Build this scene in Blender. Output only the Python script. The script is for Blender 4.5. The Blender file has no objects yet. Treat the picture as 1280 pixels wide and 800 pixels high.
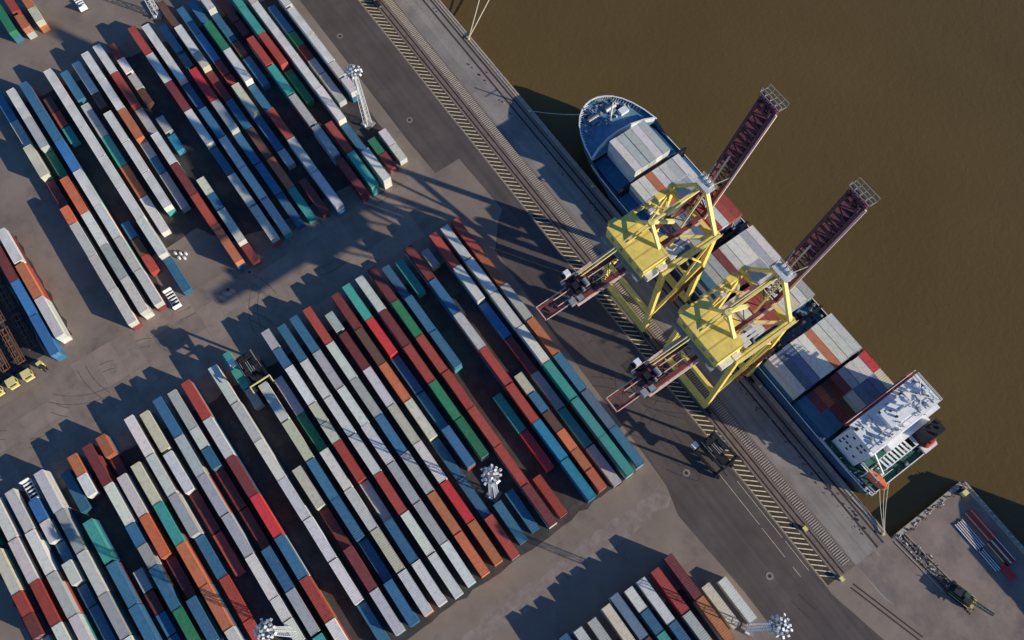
import bpy, math, random
from math import radians, sin, cos, pi, sqrt
random.seed(7)
S = bpy.context.scene
COL = S.collection

# ------------------------------------------------------------------ camera, sky, sun
cam_d = bpy.data.cameras.new("camera"); cam = bpy.data.objects.new("camera", cam_d); COL.objects.link(cam)
cam_d.sensor_width = 36; cam_d.lens = 1100/1280*36; cam_d.clip_start = 1; cam_d.clip_end = 9000
cam.location = (0, 0, 233.07); cam.rotation_euler = (0.3503, 0, 0.9527); S.camera = cam
SUN_AZ, SUN_EL = radians(33), radians(20)
w = bpy.data.worlds.new("World"); S.world = w; w.use_nodes = True
nt = w.node_tree; bg = nt.nodes["Background"]; sky = nt.nodes.new("ShaderNodeTexSky")
sky.sky_type = 'NISHITA'; sky.sun_disc = False; sky.sun_elevation = SUN_EL; sky.sun_rotation = pi/2 - SUN_AZ
sky.air_density = 1.0; sky.dust_density = 0.0; sky.ozone_density = 8.0
nt.links.new(sky.outputs[0], bg.inputs[0]); bg.inputs[1].default_value = 0.125
sd = bpy.data.lights.new("sun", 'SUN'); sd.energy = 5.0; sd.angle = radians(0.5); sd.color = (1.0, 0.915, 0.75)
so = bpy.data.objects.new("sun", sd); COL.objects.link(so)
so.rotation_euler = (pi/2 - SUN_EL, 0, SUN_AZ + pi/2)
S.view_settings.view_transform = 'Standard'; S.view_settings.look = 'None'
S.view_settings.exposure = 0.2; S.view_settings.gamma = 1

# ------------------------------------------------------------------ materials
def nmat(name, col, rough=0.8, var=0.25, scale=0.3, metal=0.0, objcol=False, bump=0.0, bscale=2.0, dirt=None, spec=0.3, streak=None):
    m = bpy.data.materials.new(name); m.use_nodes = True
    t = m.node_tree; b = t.nodes["Principled BSDF"]; L = t.links.new
    b.inputs['Roughness'].default_value = rough; b.inputs['Metallic'].default_value = metal
    b.inputs['Specular IOR Level'].default_value = spec
    geo = t.nodes.new("ShaderNodeNewGeometry")
    n1 = t.nodes.new("ShaderNodeTexNoise"); n1.inputs['Scale'].default_value = scale; n1.inputs['Detail'].default_value = 6
    n1.inputs['Roughness'].default_value = 0.65
    L(geo.outputs['Position'], n1.inputs['Vector'])
    mr = t.nodes.new("ShaderNodeMapRange"); mr.inputs[1].default_value = 0.3; mr.inputs[2].default_value = 0.7
    mr.inputs[3].default_value = 1-var; mr.inputs[4].default_value = 1+var*0.6
    L(n1.outputs['Fac'], mr.inputs[0])
    mx = t.nodes.new("ShaderNodeMix"); mx.data_type = 'RGBA'; mx.blend_type = 'MULTIPLY'; mx.inputs[0].default_value = 1
    if objcol:
        oi = t.nodes.new("ShaderNodeObjectInfo"); L(oi.outputs['Color'], mx.inputs[6])
    else:
        mx.inputs[6].default_value = (*col, 1)
    L(mr.outputs[0], mx.inputs[7]); out = mx.outputs[2]
    if dirt:
        n2 = t.nodes.new("ShaderNodeTexNoise"); n2.inputs['Scale'].default_value = dirt[1]; n2.inputs['Detail'].default_value = 8
        n2.inputs['Roughness'].default_value = 0.7
        L(geo.outputs['Position'], n2.inputs['Vector'])
        m2 = t.nodes.new("ShaderNodeMapRange"); m2.inputs[1].default_value = dirt[2]; m2.inputs[2].default_value = dirt[2]+0.18
        m2.inputs[3].default_value = 0; m2.inputs[4].default_value = dirt[3]; L(n2.outputs['Fac'], m2.inputs[0])
        mm = t.nodes.new("ShaderNodeMix"); mm.data_type = 'RGBA'; L(m2.outputs[0], mm.inputs[0]); L(out, mm.inputs[6])
        mm.inputs[7].default_value = (*dirt[0], 1); out = mm.outputs[2]
    if streak:                                                  # tyre wear running along the quay
        mp = t.nodes.new("ShaderNodeMapping"); mp.inputs['Scale'].default_value = (0.012, 0.55, 1); L(geo.outputs['Position'], mp.inputs[0])
        n4 = t.nodes.new("ShaderNodeTexNoise"); n4.inputs['Scale'].default_value = 1.0; n4.inputs['Detail'].default_value = 5; n4.inputs['Distortion'].default_value = 0.5
        L(mp.outputs[0], n4.inputs['Vector'])
        m4 = t.nodes.new("ShaderNodeMapRange"); m4.inputs[1].default_value = 0.35; m4.inputs[2].default_value = 0.65; m4.inputs[3].default_value = 1-streak; m4.inputs[4].default_value = 1+streak*.7
        L(n4.outputs['Fac'], m4.inputs[0]); x4 = t.nodes.new("ShaderNodeMix"); x4.data_type = 'RGBA'; x4.blend_type = 'MULTIPLY'; x4.inputs[0].default_value = 1
        L(out, x4.inputs[6]); L(m4.outputs[0], x4.inputs[7]); out = x4.outputs[2]
    L(out, b.inputs['Base Color'])
    if bump:
        n3 = t.nodes.new("ShaderNodeTexNoise"); n3.inputs['Scale'].default_value = bscale; n3.inputs['Detail'].default_value = 5
        L(geo.outputs['Position'], n3.inputs['Vector'])
        bp = t.nodes.new("ShaderNodeBump"); bp.inputs['Strength'].default_value = bump; bp.inputs['Distance'].default_value = 0.1
        L(n3.outputs['Fac'], bp.inputs['Height']); L(bp.outputs[0], b.inputs['Normal'])
    return m
M = {}
M['paint'] = nmat('container_paint', None, 0.55, 0.26, 1.1, objcol=True, dirt=((0.15, 0.085, 0.05), 1.1, 0.55, 0.5), bump=0.15, bscale=1.5)
M['concrete'] = nmat('yard_concrete', (0.235, 0.183, 0.148), 0.9, 0.22, 0.06, dirt=((0.10, 0.085, 0.08), 0.11, 0.53, 0.55), bump=0.2)
M['block_floor_shade'] = nmat('stack_pavement_shade', (0.066, 0.058, 0.054), 0.95, 0.4, 0.2, dirt=((0.20, 0.165, 0.13), 0.25, 0.58, 0.6), bump=0.2)  # floor colour darkened to paint in the shade, and oil, between stack rows
M['slab'] = nmat('slab_concrete', None, 0.9, 0.18, 0.25, objcol=True, dirt=((0.12, 0.10, 0.09), 0.16, 0.54, 0.6), bump=0.2)
M['apron'] = nmat('apron_concrete', (0.27, 0.235, 0.21), 0.9, 0.25, 0.09, dirt=((0.11, 0.09, 0.085), 0.07, 0.52, 0.6), bump=0.2, streak=0.16)
M['asphalt'] = nmat('asphalt', (0.100, 0.079, 0.073), 0.92, 0.22, 0.10, dirt=((0.135, 0.105, 0.098), 0.05, 0.55, 0.5), bump=0.25, bscale=5, streak=0.13)
M['track'] = nmat('track_ballast', (0.07, 0.047, 0.036), 0.95, 0.4, 0.9, bump=0.3)
M['bed'] = nmat('sleeper_bed', (0.19, 0.145, 0.12), 0.95, 0.35, 0.5, bump=0.3)
M['white_mark'] = nmat('marking_paint', (0.80, 0.70, 0.46), 0.8, 0.35, 1.2)
M['sleeper'] = nmat('sleeper_concrete', (0.46, 0.40, 0.33), 0.9, 0.3, 1.5)
M['rail'] = nmat('rail_steel', (0.07, 0.045, 0.035), 0.6, 0.3, 1.0, metal=0.3)
M['quay_edge'] = nmat('quay_edge', (0.46, 0.38, 0.30), 0.9, 0.4, 0.5, dirt=((0.06, 0.05, 0.045), 0.5, 0.5, 0.7))
M['dark_dirt'] = nmat('dark_dirt', (0.06, 0.045, 0.04), 0.95, 0.5, 0.4)
M['yellow'] = nmat('yellow_paint', (0.88, 0.65, 0.15), 0.5, 0.18, 0.5, dirt=((0.22, 0.13, 0.03), 0.8, 0.58, 0.6))
M['yellow_light'] = nmat('pale_yellow_paint', (0.80, 0.67, 0.25), 0.5, 0.15, 0.8)
M['maroon'] = nmat('maroon_paint', (0.20, 0.052, 0.05), 0.5, 0.3, 0.6, dirt=((0.3, 0.2, 0.16), 0.9, 0.6, 0.5))
M['purple'] = nmat('dull_purple_paint', (0.13, 0.045, 0.06), 0.55, 0.3, 0.6)
M['pink'] = nmat('faded_pink_paint', (0.78, 0.55, 0.45), 0.6, 0.2, 0.8)
M['steel'] = nmat('grey_steel', (0.34, 0.34, 0.34), 0.5, 0.25, 1.0, metal=0.2)
M['galv'] = nmat('galvanised_steel', (0.62, 0.62, 0.6), 0.5, 0.2, 1.0)
M['dark'] = nmat('black_paint', (0.022, 0.02, 0.024), 0.5, 0.3, 1.0)
M['rubber'] = nmat('rubber', (0.015, 0.015, 0.015), 0.9, 0.2, 1.0)
M['white'] = nmat('white_paint', (0.76, 0.76, 0.76), 0.5, 0.12, 0.7, dirt=((0.35, 0.3, 0.27), 0.9, 0.62, 0.5))
M['hull'] = nmat('hull_blue', (0.045, 0.10, 0.17), 0.45, 0.25, 0.4, dirt=((0.12, 0.07, 0.05), 0.5, 0.62, 0.5))
M['deck_blue'] = nmat('deck_blue_paint', (0.11, 0.24, 0.36), 0.6, 0.25, 0.6, dirt=((0.25, 0.22, 0.2), 0.6, 0.55, 0.6))
M['hatch_blue'] = nmat('hatch_blue_paint', (0.03, 0.13, 0.26), 0.6, 0.25, 0.6, dirt=((0.12, 0.12, 0.14), 0.6, 0.58, 0.5))
M['deck_green'] = nmat('deck_green_paint', (0.03, 0.12, 0.085), 0.6, 0.3, 0.6, dirt=((0.16, 0.1, 0.06), 0.8, 0.58, 0.5))
M['red'] = nmat('red_paint', (0.42, 0.05, 0.04), 0.5, 0.2, 0.8)
M['bright_red'] = nmat('bright_red_paint', (0.70, 0.06, 0.07), 0.5, 0.15, 0.8)
M['orange'] = nmat('orange_paint', (0.75, 0.20, 0.08), 0.5, 0.15, 0.8)
M['green'] = nmat('dark_green_paint', (0.03, 0.10, 0.07), 0.5, 0.3, 0.8)
M['rope'] = nmat('mooring_rope', (0.62, 0.55, 0.42), 0.9, 0.2, 2.0)
M['glass'] = nmat('dark_glass', (0.02, 0.03, 0.04), 0.12, 0.1, 1.0, spec=0.5)
M['stain'] = nmat('pale_repair_concrete', (0.30, 0.25, 0.22), 0.9, 0.3, 0.3)
M['rust'] = nmat('rusty_steel', (0.20, 0.09, 0.05), 0.8, 0.4, 1.2)
M['earth'] = nmat('bare_ground', (0.13, 0.11, 0.08), 0.95, 0.4, 0.02)

# ------------------------------------------------------------------ mesh builder
class MB:
    def __init__(s): s.v = []; s.f = []; s.m = []
    def quad(s, a, b, c, d, m=0):
        i = len(s.v); s.v += [a, b, c, d]; s.f.append((i, i+1, i+2, i+3)); s.m.append(m)
    def poly(s, pts, m=0):
        i = len(s.v); s.v += list(pts); s.f.append(tuple(range(i, i+len(pts)))); s.m.append(m)
    def box(s, x0, x1, y0, y1, z0, z1, m=0):
        i = len(s.v)
        s.v += [(x0,y0,z0),(x1,y0,z0),(x1,y1,z0),(x0,y1,z0),(x0,y0,z1),(x1,y0,z1),(x1,y1,z1),(x0,y1,z1)]
        for f in ((3,2,1,0),(4,5,6,7),(0,1,5,4),(1,2,6,5),(2,3,7,6),(3,0,4,7)):
            s.f.append(tuple(i+k for k in f)); s.m.append(m)
    def prism(s, poly, z0, z1, m=0):
        n = len(poly); i = len(s.v)
        s.v += [(x, y, z0) for x, y in poly] + [(x, y, z1) for x, y in poly]
        s.f.append(tuple(i+n+k for k in range(n))); s.m.append(m)
        s.f.append(tuple(i+n-1-k for k in range(n))); s.m.append(m)
        for k in range(n):
            j = (k+1) % n; s.f.append((i+k, i+j, i+n+j, i+n+k)); s.m.append(m)
    def beam(s, p, q, wd, ht=None, m=0, w2=None):
        ht = ht or wd
        d = [q[k]-p[k] for k in range(3)]; L = sqrt(sum(c*c for c in d)) or 1e-6; d = [c/L for c in d]
        up = (0,0,1) if abs(d[2]) < 0.95 else (0,1,0)
        a = (d[1]*up[2]-d[2]*up[1], d[2]*up[0]-d[0]*up[2], d[0]*up[1]-d[1]*up[0]); la = sqrt(sum(c*c for c in a)); a = [c/la for c in a]
        b = (a[1]*d[2]-a[2]*d[1], a[2]*d[0]-a[0]*d[2], a[0]*d[1]-a[1]*d[0])
        i = len(s.v)
        for P, k in ((p, 1.0), (q, w2 or 1.0)):
            for sa, sb in ((-1,-1),(1,-1),(1,1),(-1,1)):
                s.v.append(tuple(P[c] + a[c]*sa*wd/2*k + b[c]*sb*ht/2*k for c in range(3)))
        for f in ((0,1,2,3),(7,6,5,4),(4,5,1,0),(5,6,2,1),(6,7,3,2),(7,4,0,3)):
            s.f.append(tuple(i+k for k in f)); s.m.append(m)
    def tube(s, p, q, r, n=8, m=0, r2=None):
        r2 = r if r2 is None else r2
        d = [q[k]-p[k] for k in range(3)]; L = sqrt(sum(c*c for c in d)) or 1e-6; d = [c/L for c in d]
        up = (0,0,1) if abs(d[2]) < 0.95 else (0,1,0)
        a = (d[1]*up[2]-d[2]*up[1], d[2]*up[0]-d[0]*up[2], d[0]*up[1]-d[1]*up[0]); la = sqrt(sum(c*c for c in a)); a = [c/la for c in a]
        b = (a[1]*d[2]-a[2]*d[1], a[2]*d[0]-a[0]*d[2], a[0]*d[1]-a[1]*d[0])
        i = len(s.v)
        for P, R in ((p, r), (q, r2)):
            for k in range(n):
                t = 2*pi*k/n; s.v.append(tuple(P[c] + R*(cos(t)*a[c]+sin(t)*b[c]) for c in range(3)))
        for k in range(n):
            j = (k+1) % n; s.f.append((i+j, i+k, i+n+k, i+n+j)); s.m.append(m)
        s.f.append(tuple(i+k for k in range(n))); s.m.append(m)
        s.f.append(tuple(i+2*n-1-k for k in range(n))); s.m.append(m)
    def objs(s, name, mats, parent=None):
        """every loose piece as an object of its own"""
        par = list(range(len(s.v)))
        def find(i):
            while par[i] != i: par[i] = par[par[i]]; i = par[i]
            return i
        for f in s.f:
            for i in f[1:]: par[find(i)] = find(f[0])
        g = {}
        for f, m in zip(s.f, s.m): g.setdefault(find(f[0]), []).append((f, m))
        for fs in g.values():
            b = MB(); ids = sorted({i for f, _ in fs for i in f}); mp = {i: k for k, i in enumerate(ids)}
            b.v = [s.v[i] for i in ids]; b.f = [tuple(mp[i] for i in f) for f, _ in fs]; b.m = [m for _, m in fs]
            b.obj(name, mats, parent)
    def mesh(s, name, mats):
        me = bpy.data.meshes.new(name); me.from_pydata(s.v, [], s.f); me.update()
        for x in (mats if isinstance(mats, (list, tuple)) else [mats]): me.materials.append(x)
        if any(s.m): me.polygons.foreach_set('material_index', s.m)
        return me
    def obj(s, name, mats, parent=None, loc=None, rz=0):
        return link(name, s.mesh(name, mats), parent, loc, rz)
def link(name, me, parent=None, loc=None, rz=0, color=None):
    o = bpy.data.objects.new(name, me); COL.objects.link(o)
    if parent: o.parent = parent
    if loc: o.location = loc
    if rz: o.rotation_euler = (0, 0, rz)
    if color: o.color = (*color, 1)
    return o
def tag(o, label, cat, group=None):
    o['label'] = label; o['category'] = cat
    if group: o['group'] = group
    return o
def thing(name, label, cat, loc=(0,0,0), rz=0, group=None):
    return tag(link(name, None, None, loc, rz), label, cat, group)
def struct(o, kind='structure'): o['kind'] = kind; return o
def kids(o): return [c for c in bpy.data.objects if c.parent == o]
def copy_tree(o, parent=None):
    c = o.copy(); COL.objects.link(c); c.parent = parent
    for k in CH.get(o, []): copy_tree(k, c)
    return c
CH = {}
def index_children():
    CH.clear()
    for o in bpy.data.objects:
        if o.parent: CH.setdefault(o.parent, []).append(o)

# ------------------------------------------------------------------ ground, water, quay
def sheet(name, pts, z, mat):
    b = MB(); b.poly([(x, y, z) for x, y in pts]); return struct(b.obj(name, mat))
QV = 94.4                                                    # the quay wall's face
land = [(-3000,-3000),(3000,-3000),(3000,120.4),(36.6,120.4),(36.6,QV),(-3000,QV)]
b = MB(); b.poly([(x,y,0) for x,y in land])
for k in range(2, 5):
    (x0,y0),(x1,y1) = land[k], land[k+1]
    b.quad((x0,y0,0),(x0,y0,-9),(x1,y1,-9),(x1,y1,0), 1)
ground = struct(b.obj('ground', [M['concrete'], M['quay_edge']]))
wm = bpy.data.materials.new('river_water'); wm.use_nodes = True; t = wm.node_tree; L = t.links.new; pb = t.nodes['Principled BSDF']
pb.inputs['Roughness'].default_value = 0.22; pb.inputs['Specular IOR Level'].default_value = 0.28
geo = t.nodes.new('ShaderNodeNewGeometry'); n1 = t.nodes.new('ShaderNodeTexNoise'); n1.inputs['Scale'].default_value = 0.02; n1.inputs['Detail'].default_value = 5
L(geo.outputs['Position'], n1.inputs['Vector']); cr = t.nodes.new('ShaderNodeValToRGB'); L(n1.outputs['Fac'], cr.inputs[0])
cr.color_ramp.elements[0].position = 0.3; cr.color_ramp.elements[0].color = (0.101, 0.064, 0.020, 1)
cr.color_ramp.elements[1].position = 0.7; cr.color_ramp.elements[1].color = (0.122, 0.079, 0.026, 1)
L(cr.outputs[0], pb.inputs['Base Color'])
n2 = t.nodes.new('ShaderNodeTexNoise'); n2.inputs['Scale'].default_value = 0.45; n2.inputs['Detail'].default_value = 8; n2.inputs['Distortion'].default_value = 0.6
L(geo.outputs['Position'], n2.inputs['Vector']); bp = t.nodes.new('ShaderNodeBump'); bp.inputs['Strength'].default_value = 0.2; bp.inputs['Distance'].default_value = 0.5
L(n2.outputs['Fac'], bp.inputs['Height']); L(bp.outputs[0], pb.inputs['Normal'])
b = MB(); b.quad((-4000,60,-3),(4000,60,-3),(4000,4000,-3),(-4000,4000,-3)); struct(b.obj('water', wm))
b = MB(); b.quad((-4000,-4000,-12),(4000,-4000,-12),(4000,4000,-12),(-4000,4000,-12)); struct(b.obj('river_bed', M['earth']))

asph = [(-900,57.5),(-136,57.2),(-121,57.8),(-121,66.4),(-99.4,67.2),(-97,64.0),(-90,58),(-60,56.5),(-20,56),(-8,55.6),(0,53.2),(24,54.8),(60,55),(900,56),(900,77),(60,77),(38,72.6),(-900,72.6)]
sheet('asphalt_road', asph, 0.004, M['asphalt'])
M['jetty'] = nmat('jetty_paving', (0.245, 0.188, 0.16), 0.92, 0.3, 0.12, dirt=((0.09, 0.08, 0.085), 0.09, 0.5, 0.6), bump=0.2)
sheet('jetty_paving', [(36.05,QV-1.8),(36.05,82.4),(46,83),(62,86),(80,90),(80,117),(38,119),(38,QV-1.8)], 0.008, M['jetty'])
sheet('quay_apron', [(-900,82.4),(46,82.4),(50,84),(37.3,93),(36,QV-1.8),(-900,QV-1.8)], 0.004, M['apron'])
sheet('sleeper_bed', [(-900,76.6),(36,76.6),(36,82.2),(-900,82.2)], 0.006, M['bed'])
hatch_base = sheet('hatched_strip', [(-900,72.9),(35.6,72.9),(35.6,76.2),(-900,76.2)], 0.010, M['track'])

# diagonal bars of the hatched strip
b = MB(); b.prism([(0,0),(0.34,0),(2.94,2.9),(2.6,2.9)], 0, 0.004); bar_me = b.mesh('bar', M['white_mark'])
n = 0; u = 32.4; far = MB()
while u > -330:
    if n < 150: link('bar', bar_me, hatch_base, (u, 73.1, 0.0105))
    else: far.prism([(u,73.1),(u+0.34,73.1),(u+2.94,76.0),(u+2.6,76.0)], 0.0105, 0.0145)
    u -= 1.66; n += 1
o = far.obj('bar', M['white_mark'], hatch_base); struct(o, 'stuff')
b = MB()
for v in (72.95,): b.box(-900, 35.6, v, v+0.08, 0.0105, 0.014)
b.obj('edge_line', M['white_mark'], hatch_base)

# sleepers and rails
track = thing('crane_rail_track', 'landside crane rails on pale concrete sleepers running along the hatched strip', 'rail track', (-40, 77, 0))
b = MB(); b.box(-0.11,0.11,-1.2,1.2,0,0.09); sl = b.mesh('sleeper', M['sleeper'])
u = 34.0; n = 0; far = MB()
while u > -330:
    if n < 290: link('sleeper', sl, track, (u+40, 3.6, 0.007))
    else: far.box(u+40-0.11,u+40+0.11,2.45,4.75,0.007,0.097)
    u -= 0.66; n += 1
struct(far.obj('sleeper', M['sleeper'], track), 'stuff')
for v in (0.05, 1.5): 
    b = MB(); b.box(-860, 75.6, v-0.06, v+0.06, 0.007, 0.12); b.box(-860, 75.6, v-0.16, v+0.16, 0.0065, 0.03); b.obj('rail', M['rail'], track)
t2 = thing('quay_rail_track', 'waterside crane rail and cable trench along the quay edge', 'rail track', (-40, 92, 0))
b = MB(); b.box(-860, 76, -0.25, 0.25, 0.005, 0.05); b.obj('rail', M['rail'], t2)
b = MB(); b.box(-860, 76, -2.3, -1.75, 0.005, 0.03); b.obj('trench_cover', M['dark_dirt'], t2)
u = -220
while u < 34:
    ln = random.uniform(2.0, 9.0)
    if random.random() < 0.6:
        b = MB(); b.box(u+40, u+40+ln, -3.6+random.uniform(-.3,.3), -3.0+random.uniform(-.2,.2), 0.005, 0.012); b.obj('cover_plate', M['stain'], t2)
    u += ln + random.uniform(0.2, 3)
# quay edge kerb in cast lengths, fenders, bollards
kerb = thing('quay_kerb', 'long concrete kerb along the edge of the quay above the brown water', 'kerb', (-40, 94, 0))
b = MB(); b.box(0, 5.85, -0.9, 0.35, 0.004, 0.16); b.box(0, 5.85, -0.15, 0.38, 0.16, 0.3); kme = b.mesh('kerb_stone', M['quay_edge'])
for k in range(62): link('kerb_stone', kme, kerb, (74.5-6*(k+1)-0.0, 0, 0))
b = MB(); b.box(0, 5.85, -0.35, 0.9, 0.004, 0.16); kv = b.mesh('kerb_stone', M['quay_edge'])
k2 = thing('jetty_kerb', 'concrete kerb round the square jetty corner above the water', 'kerb', (36.6, 97, 0))
for k in range(4):
    o = link('kerb_stone', kv, k2, (0.5, -1.5+6*k-0.0, 0), pi/2)
for k in range(14): link('kerb_stone', kme, k2, (0.4+6*k, 23.2, 0))
fb = MB(); fb.tube((0,0,-2.3),(0,0,-0.2),0.28,8); fb.box(-0.5,0.5,-0.35,-0.2,-2.2,-0.3); fme = fb.mesh('quay_fender', M['rubber'])
u = 30; i = 0
while u > -172:
    link('fender', fme, kerb, (u+40, QV+0.33-94, -0.1)); u -= 4.0
bb = MB(); bb.tube((0,0,0),(0,0,0.12),0.42,12); bb.tube((0,0,0.12),(0,0,0.5),0.2,12); bb.tube((0,0,0.5),(0,0,0.66),0.34,12); bme = bb.mesh('bollard', M['yellow_light'])
for i, (u, lab) in enumerate([(-155.1,'pale bollard on quay edge holding the two bow mooring lines'),(34.4,'pale bollard at quay corner holding the stern mooring lines'),(-122,'pale bollard on quay edge ahead of the ship bow'),(-90,'pale bollard on quay edge beside the ship bow'),(-14,'pale bollard on quay edge between ship and cranes')]):
    tag(link('bollard', bme, None, (u, 93.4, 0.16)), lab, 'bollard', 'bollards along the quay edge')

# concrete slabs of the yard lane, each a part of the ground
b = MB(); b.box(0.03,5.97,0.03,5.97,0.0,0.02); sm_ = b.mesh('slab', M['slab'])
for i in range(5):
    for j in range(29):
        u = -129.5+6*i; v = -118+6*j
        if v > 50: continue
        k = random.uniform(0.86, 1.12)
        link('slab', sm_, ground, (u, v, 0.001), 0, (0.262*k, 0.200*k, 0.158*k))

# manhole covers
b = MB(); b.tube((0,0,0),(0,0,0.03),1.0,24); b.tube((0,0,0.03),(0,0,0.05),0.5,20, 1); mh = b.mesh('manhole_cover', [M['apron'], M['rail']])
for (u, v, lab) in [(-180.0,60.5,'round manhole with pale surround on dark road near the upper hatched strip'),(-141,61.6,'round manhole with pale surround near the upper right end of the upper left block'),(25.3,62.6,'round manhole with pale surround right of the lowest light mast'),(-7.4,62,'round manhole with pale surround just below the black straddle carrier by the rails'),(-125.1,-3.7,'dark manhole in the shaded lane between the blocks'),(-123.9,-11.4,'dark manhole in sunlit lane below the red row')]:
    tag(link('manhole_cover', mh, None, (u, v, 0.022), 0), lab, 'manhole cover', 'manholes in the pavement')
# thin painted lines on the asphalt by the lower hatched strip
b = MB()
for (u0,u1,v) in ((-2,14,68.9),(15,24,68.85),(27,30,68.9),(2,20,71.55),(21,30,71.6)): b.box(u0,u1,v,v+0.09,0.005,0.009)
struct(b.obj('road_marking', M['white_mark']))
# dark curved tyre marks on road and lanes
M['tyre'] = nmat('tyre_marks', (0.055, 0.045, 0.043), 0.95, 0.5, 1.5); M['tyre2'] = nmat('faint_tyre_marks', (0.15, 0.12, 0.105), 0.95, 0.4, 1.0)
M['verge'] = nmat('worn_verge', (0.262, 0.208, 0.178), 0.92, 0.3, 0.35, dirt=((0.15, 0.12, 0.10), 0.3, 0.5, 0.6)); rt = random.Random(4)
def arc(b, cx, cy, r, a0, a1, wd, z):
    n = 26
    for i in range(n):
        t0, t1 = a0+(a1-a0)*i/n, a0+(a1-a0)*(i+1)/n
        b.quad((cx+r*cos(t0),cy+r*sin(t0),z),(cx+(r+wd)*cos(t0),cy+(r+wd)*sin(t0),z),(cx+(r+wd)*cos(t1),cy+(r+wd)*sin(t1),z),(cx+r*cos(t1),cy+r*sin(t1),z))
b1, b2 = MB(), MB()
for k in range(13):
    u, v, r, a = rt.uniform(-60,40), rt.uniform(60,67), rt.uniform(14,40), rt.uniform(0,6)
    L_ = rt.uniform(.2,.6); cx, cy = u-r*cos(a), v-r*sin(a)
    if abs(sin(a)) < .75: L_ *= .3
    for o_ in (0, 2.6): arc(b1, cx, cy, r+o_, a, a+L_*min(1,20/r), .22, 0.0052+k*0.0002) if 57 < v < 69 else None
for k in range(20):
    u, v, r, a = rt.uniform(-127,-104), rt.uniform(-95,45), rt.uniform(7,22), rt.uniform(0,6)
    cx, cy = u-r*cos(a), v-r*sin(a); L_ = rt.uniform(.3,.8)
    if max(abs(cx+r*cos(a+L_)+115), 0) > 13: continue
    for o_ in (0, 2.4): arc(b2, cx, cy, r+o_, a, a+L_, .24, 0.0252+k*0.0002)
struct(b1.obj('tyre_marks', M['tyre']), 'stuff'); struct(b2.obj('tyre_marks', M['tyre2']), 'stuff')
# pale worn verge at the block ends
def blob(name, pts, z, mat, jag=1.0, seed=1):
    rnd = random.Random(seed); out = []
    for k in range(len(pts)):
        (x0,y0),(x1,y1) = pts[k], pts[(k+1)%len(pts)]; n = max(2, int(sqrt((x1-x0)**2+(y1-y0)**2)/2.5))
        for i in range(n): out.append((x0+(x1-x0)*i/n+rnd.uniform(-jag,jag)*.5, y0+(y1-y0)*i/n+rnd.uniform(-jag,jag)*.5))
    return sheet(name, out, z, mat)
blob('worn_verge', [(-8.5,-26),(-4,-26),(-4,54),(-9,54)], 0.006, M['verge'], 2.2, 3)
blob('worn_verge', [(-131,-40),(-128,-40),(-118,55),(-123,55)], 0.0065, M['verge'], 2.2, 5)
b = MB(); b.box(0,20,-0.15,0.15,0,0.1); b.box(0,20,1.0,1.3,0,0.1)
tag(b.obj('rail_siding', M['rail'], None, (39.5,77.6,0.006), 0.27), 'short length of old rail past the lower end of the hatched strip', 'rail')
# ------------------------------------------------------------------ shipping containers
PAL = dict(w=((0.69,0.66,0.595),'white'), g=((0.43,0.435,0.41),'grey'), y=((0.63,0.59,0.43),'cream'), b=((0.055,0.165,0.275),'blue'),
    t=((0.07,0.34,0.29),'teal'), e=((0.04,0.21,0.10),'green'), r=((0.43,0.075,0.055),'red'), m=((0.21,0.05,0.05),'maroon'),
    o=((0.50,0.165,0.075),'orange-brown'), k=((0.15,0.075,0.055),'brown'), n=((0.13,0.18,0.27),'slate blue'), c=((0.03,0.23,0.36),'cyan'),
    B=((0.06,0.20,0.44),'bright blue'), O=((0.66,0.17,0.08),'orange-red'), R=((0.62,0.05,0.055),'bright red'), f=((0.55,0.55,0.55),'white'))
LEN = {'2': 6.06, '4': 12.19, '5': 13.72}; WD = 2.44; HT = 2.59
def corrug(b, x0, x1, y, z0, z1, depth, pitch, side):
    n = max(1, int((x1-x0)/pitch)); p = (x1-x0)/n; pts = []
    for i in range(n):
        s = x0+i*p; pts += [(s,0),(s+p*.35,0),(s+p*.5,1),(s+p*.85,1)]
    pts.append((x1,0))
    i0 = len(b.v)
    for x, d in pts: b.v += [(x, y-side*d*depth, z0), (x, y-side*d*depth, z1)]
    for k in range(len(pts)-1):
        q = (i0+2*k, i0+2*k+2, i0+2*k+3, i0+2*k+1)
        b.f.append(q if side < 0 else q[::-1]); b.m.append(0)
def shell_mesh(L):
    b = MB(); h = L/2; y = WD/2
    for s in (-1, 1): corrug(b, -h+.12, h-.12, s*(y-.02), .14, HT-.1, .036, .28, s)
    for s in (-1, 1):
        b.box(-h+.1, h-.1, s*y-.06 if s>0 else -y, y if s>0 else -y+.06, 0, .15)
        b.box(-h+.1, h-.1, y-.05 if s>0 else -y, y if s>0 else -y+.05, HT-.09, HT-.012)
        for e in (-1, 1):
            b.box(e*h-.13 if e>0 else -h, h if e>0 else -h+.13, y-.13 if s>0 else -y, y if s>0 else -y+.13, 0, HT)
    for e in (-1, 1):
        x0, x1 = (h-.1, h-.01) if e>0 else (-h+.01, -h+.1)
        b.box(x0, x1, -y+.13, y-.13, 0, .14); b.box(x0, x1, -y+.13, y-.13, HT-.12, HT-.01)
    n = 8; p = (WD-.26)/n                                            # corrugated front end
    for i in range(n):
        a = -y+.13+i*p; b.quad((-h+.03,a+p*.5,.14),(-h+.03,a,.14),(-h+.03,a,HT-.12),(-h+.03,a+p*.5,HT-.12)); b.quad((-h+.07,a+p,.14),(-h+.07,a+p*.5,.14),(-h+.07,a+p*.5,HT-.12),(-h+.07,a+p,HT-.12))
    b.quad((-h+.1,-y+.05,.1),(h-.1,-y+.05,.1),(h-.1,y-.05,.1),(-h+.1,y-.05,.1))
    return b.mesh('shipping_container', M['paint'])
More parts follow.
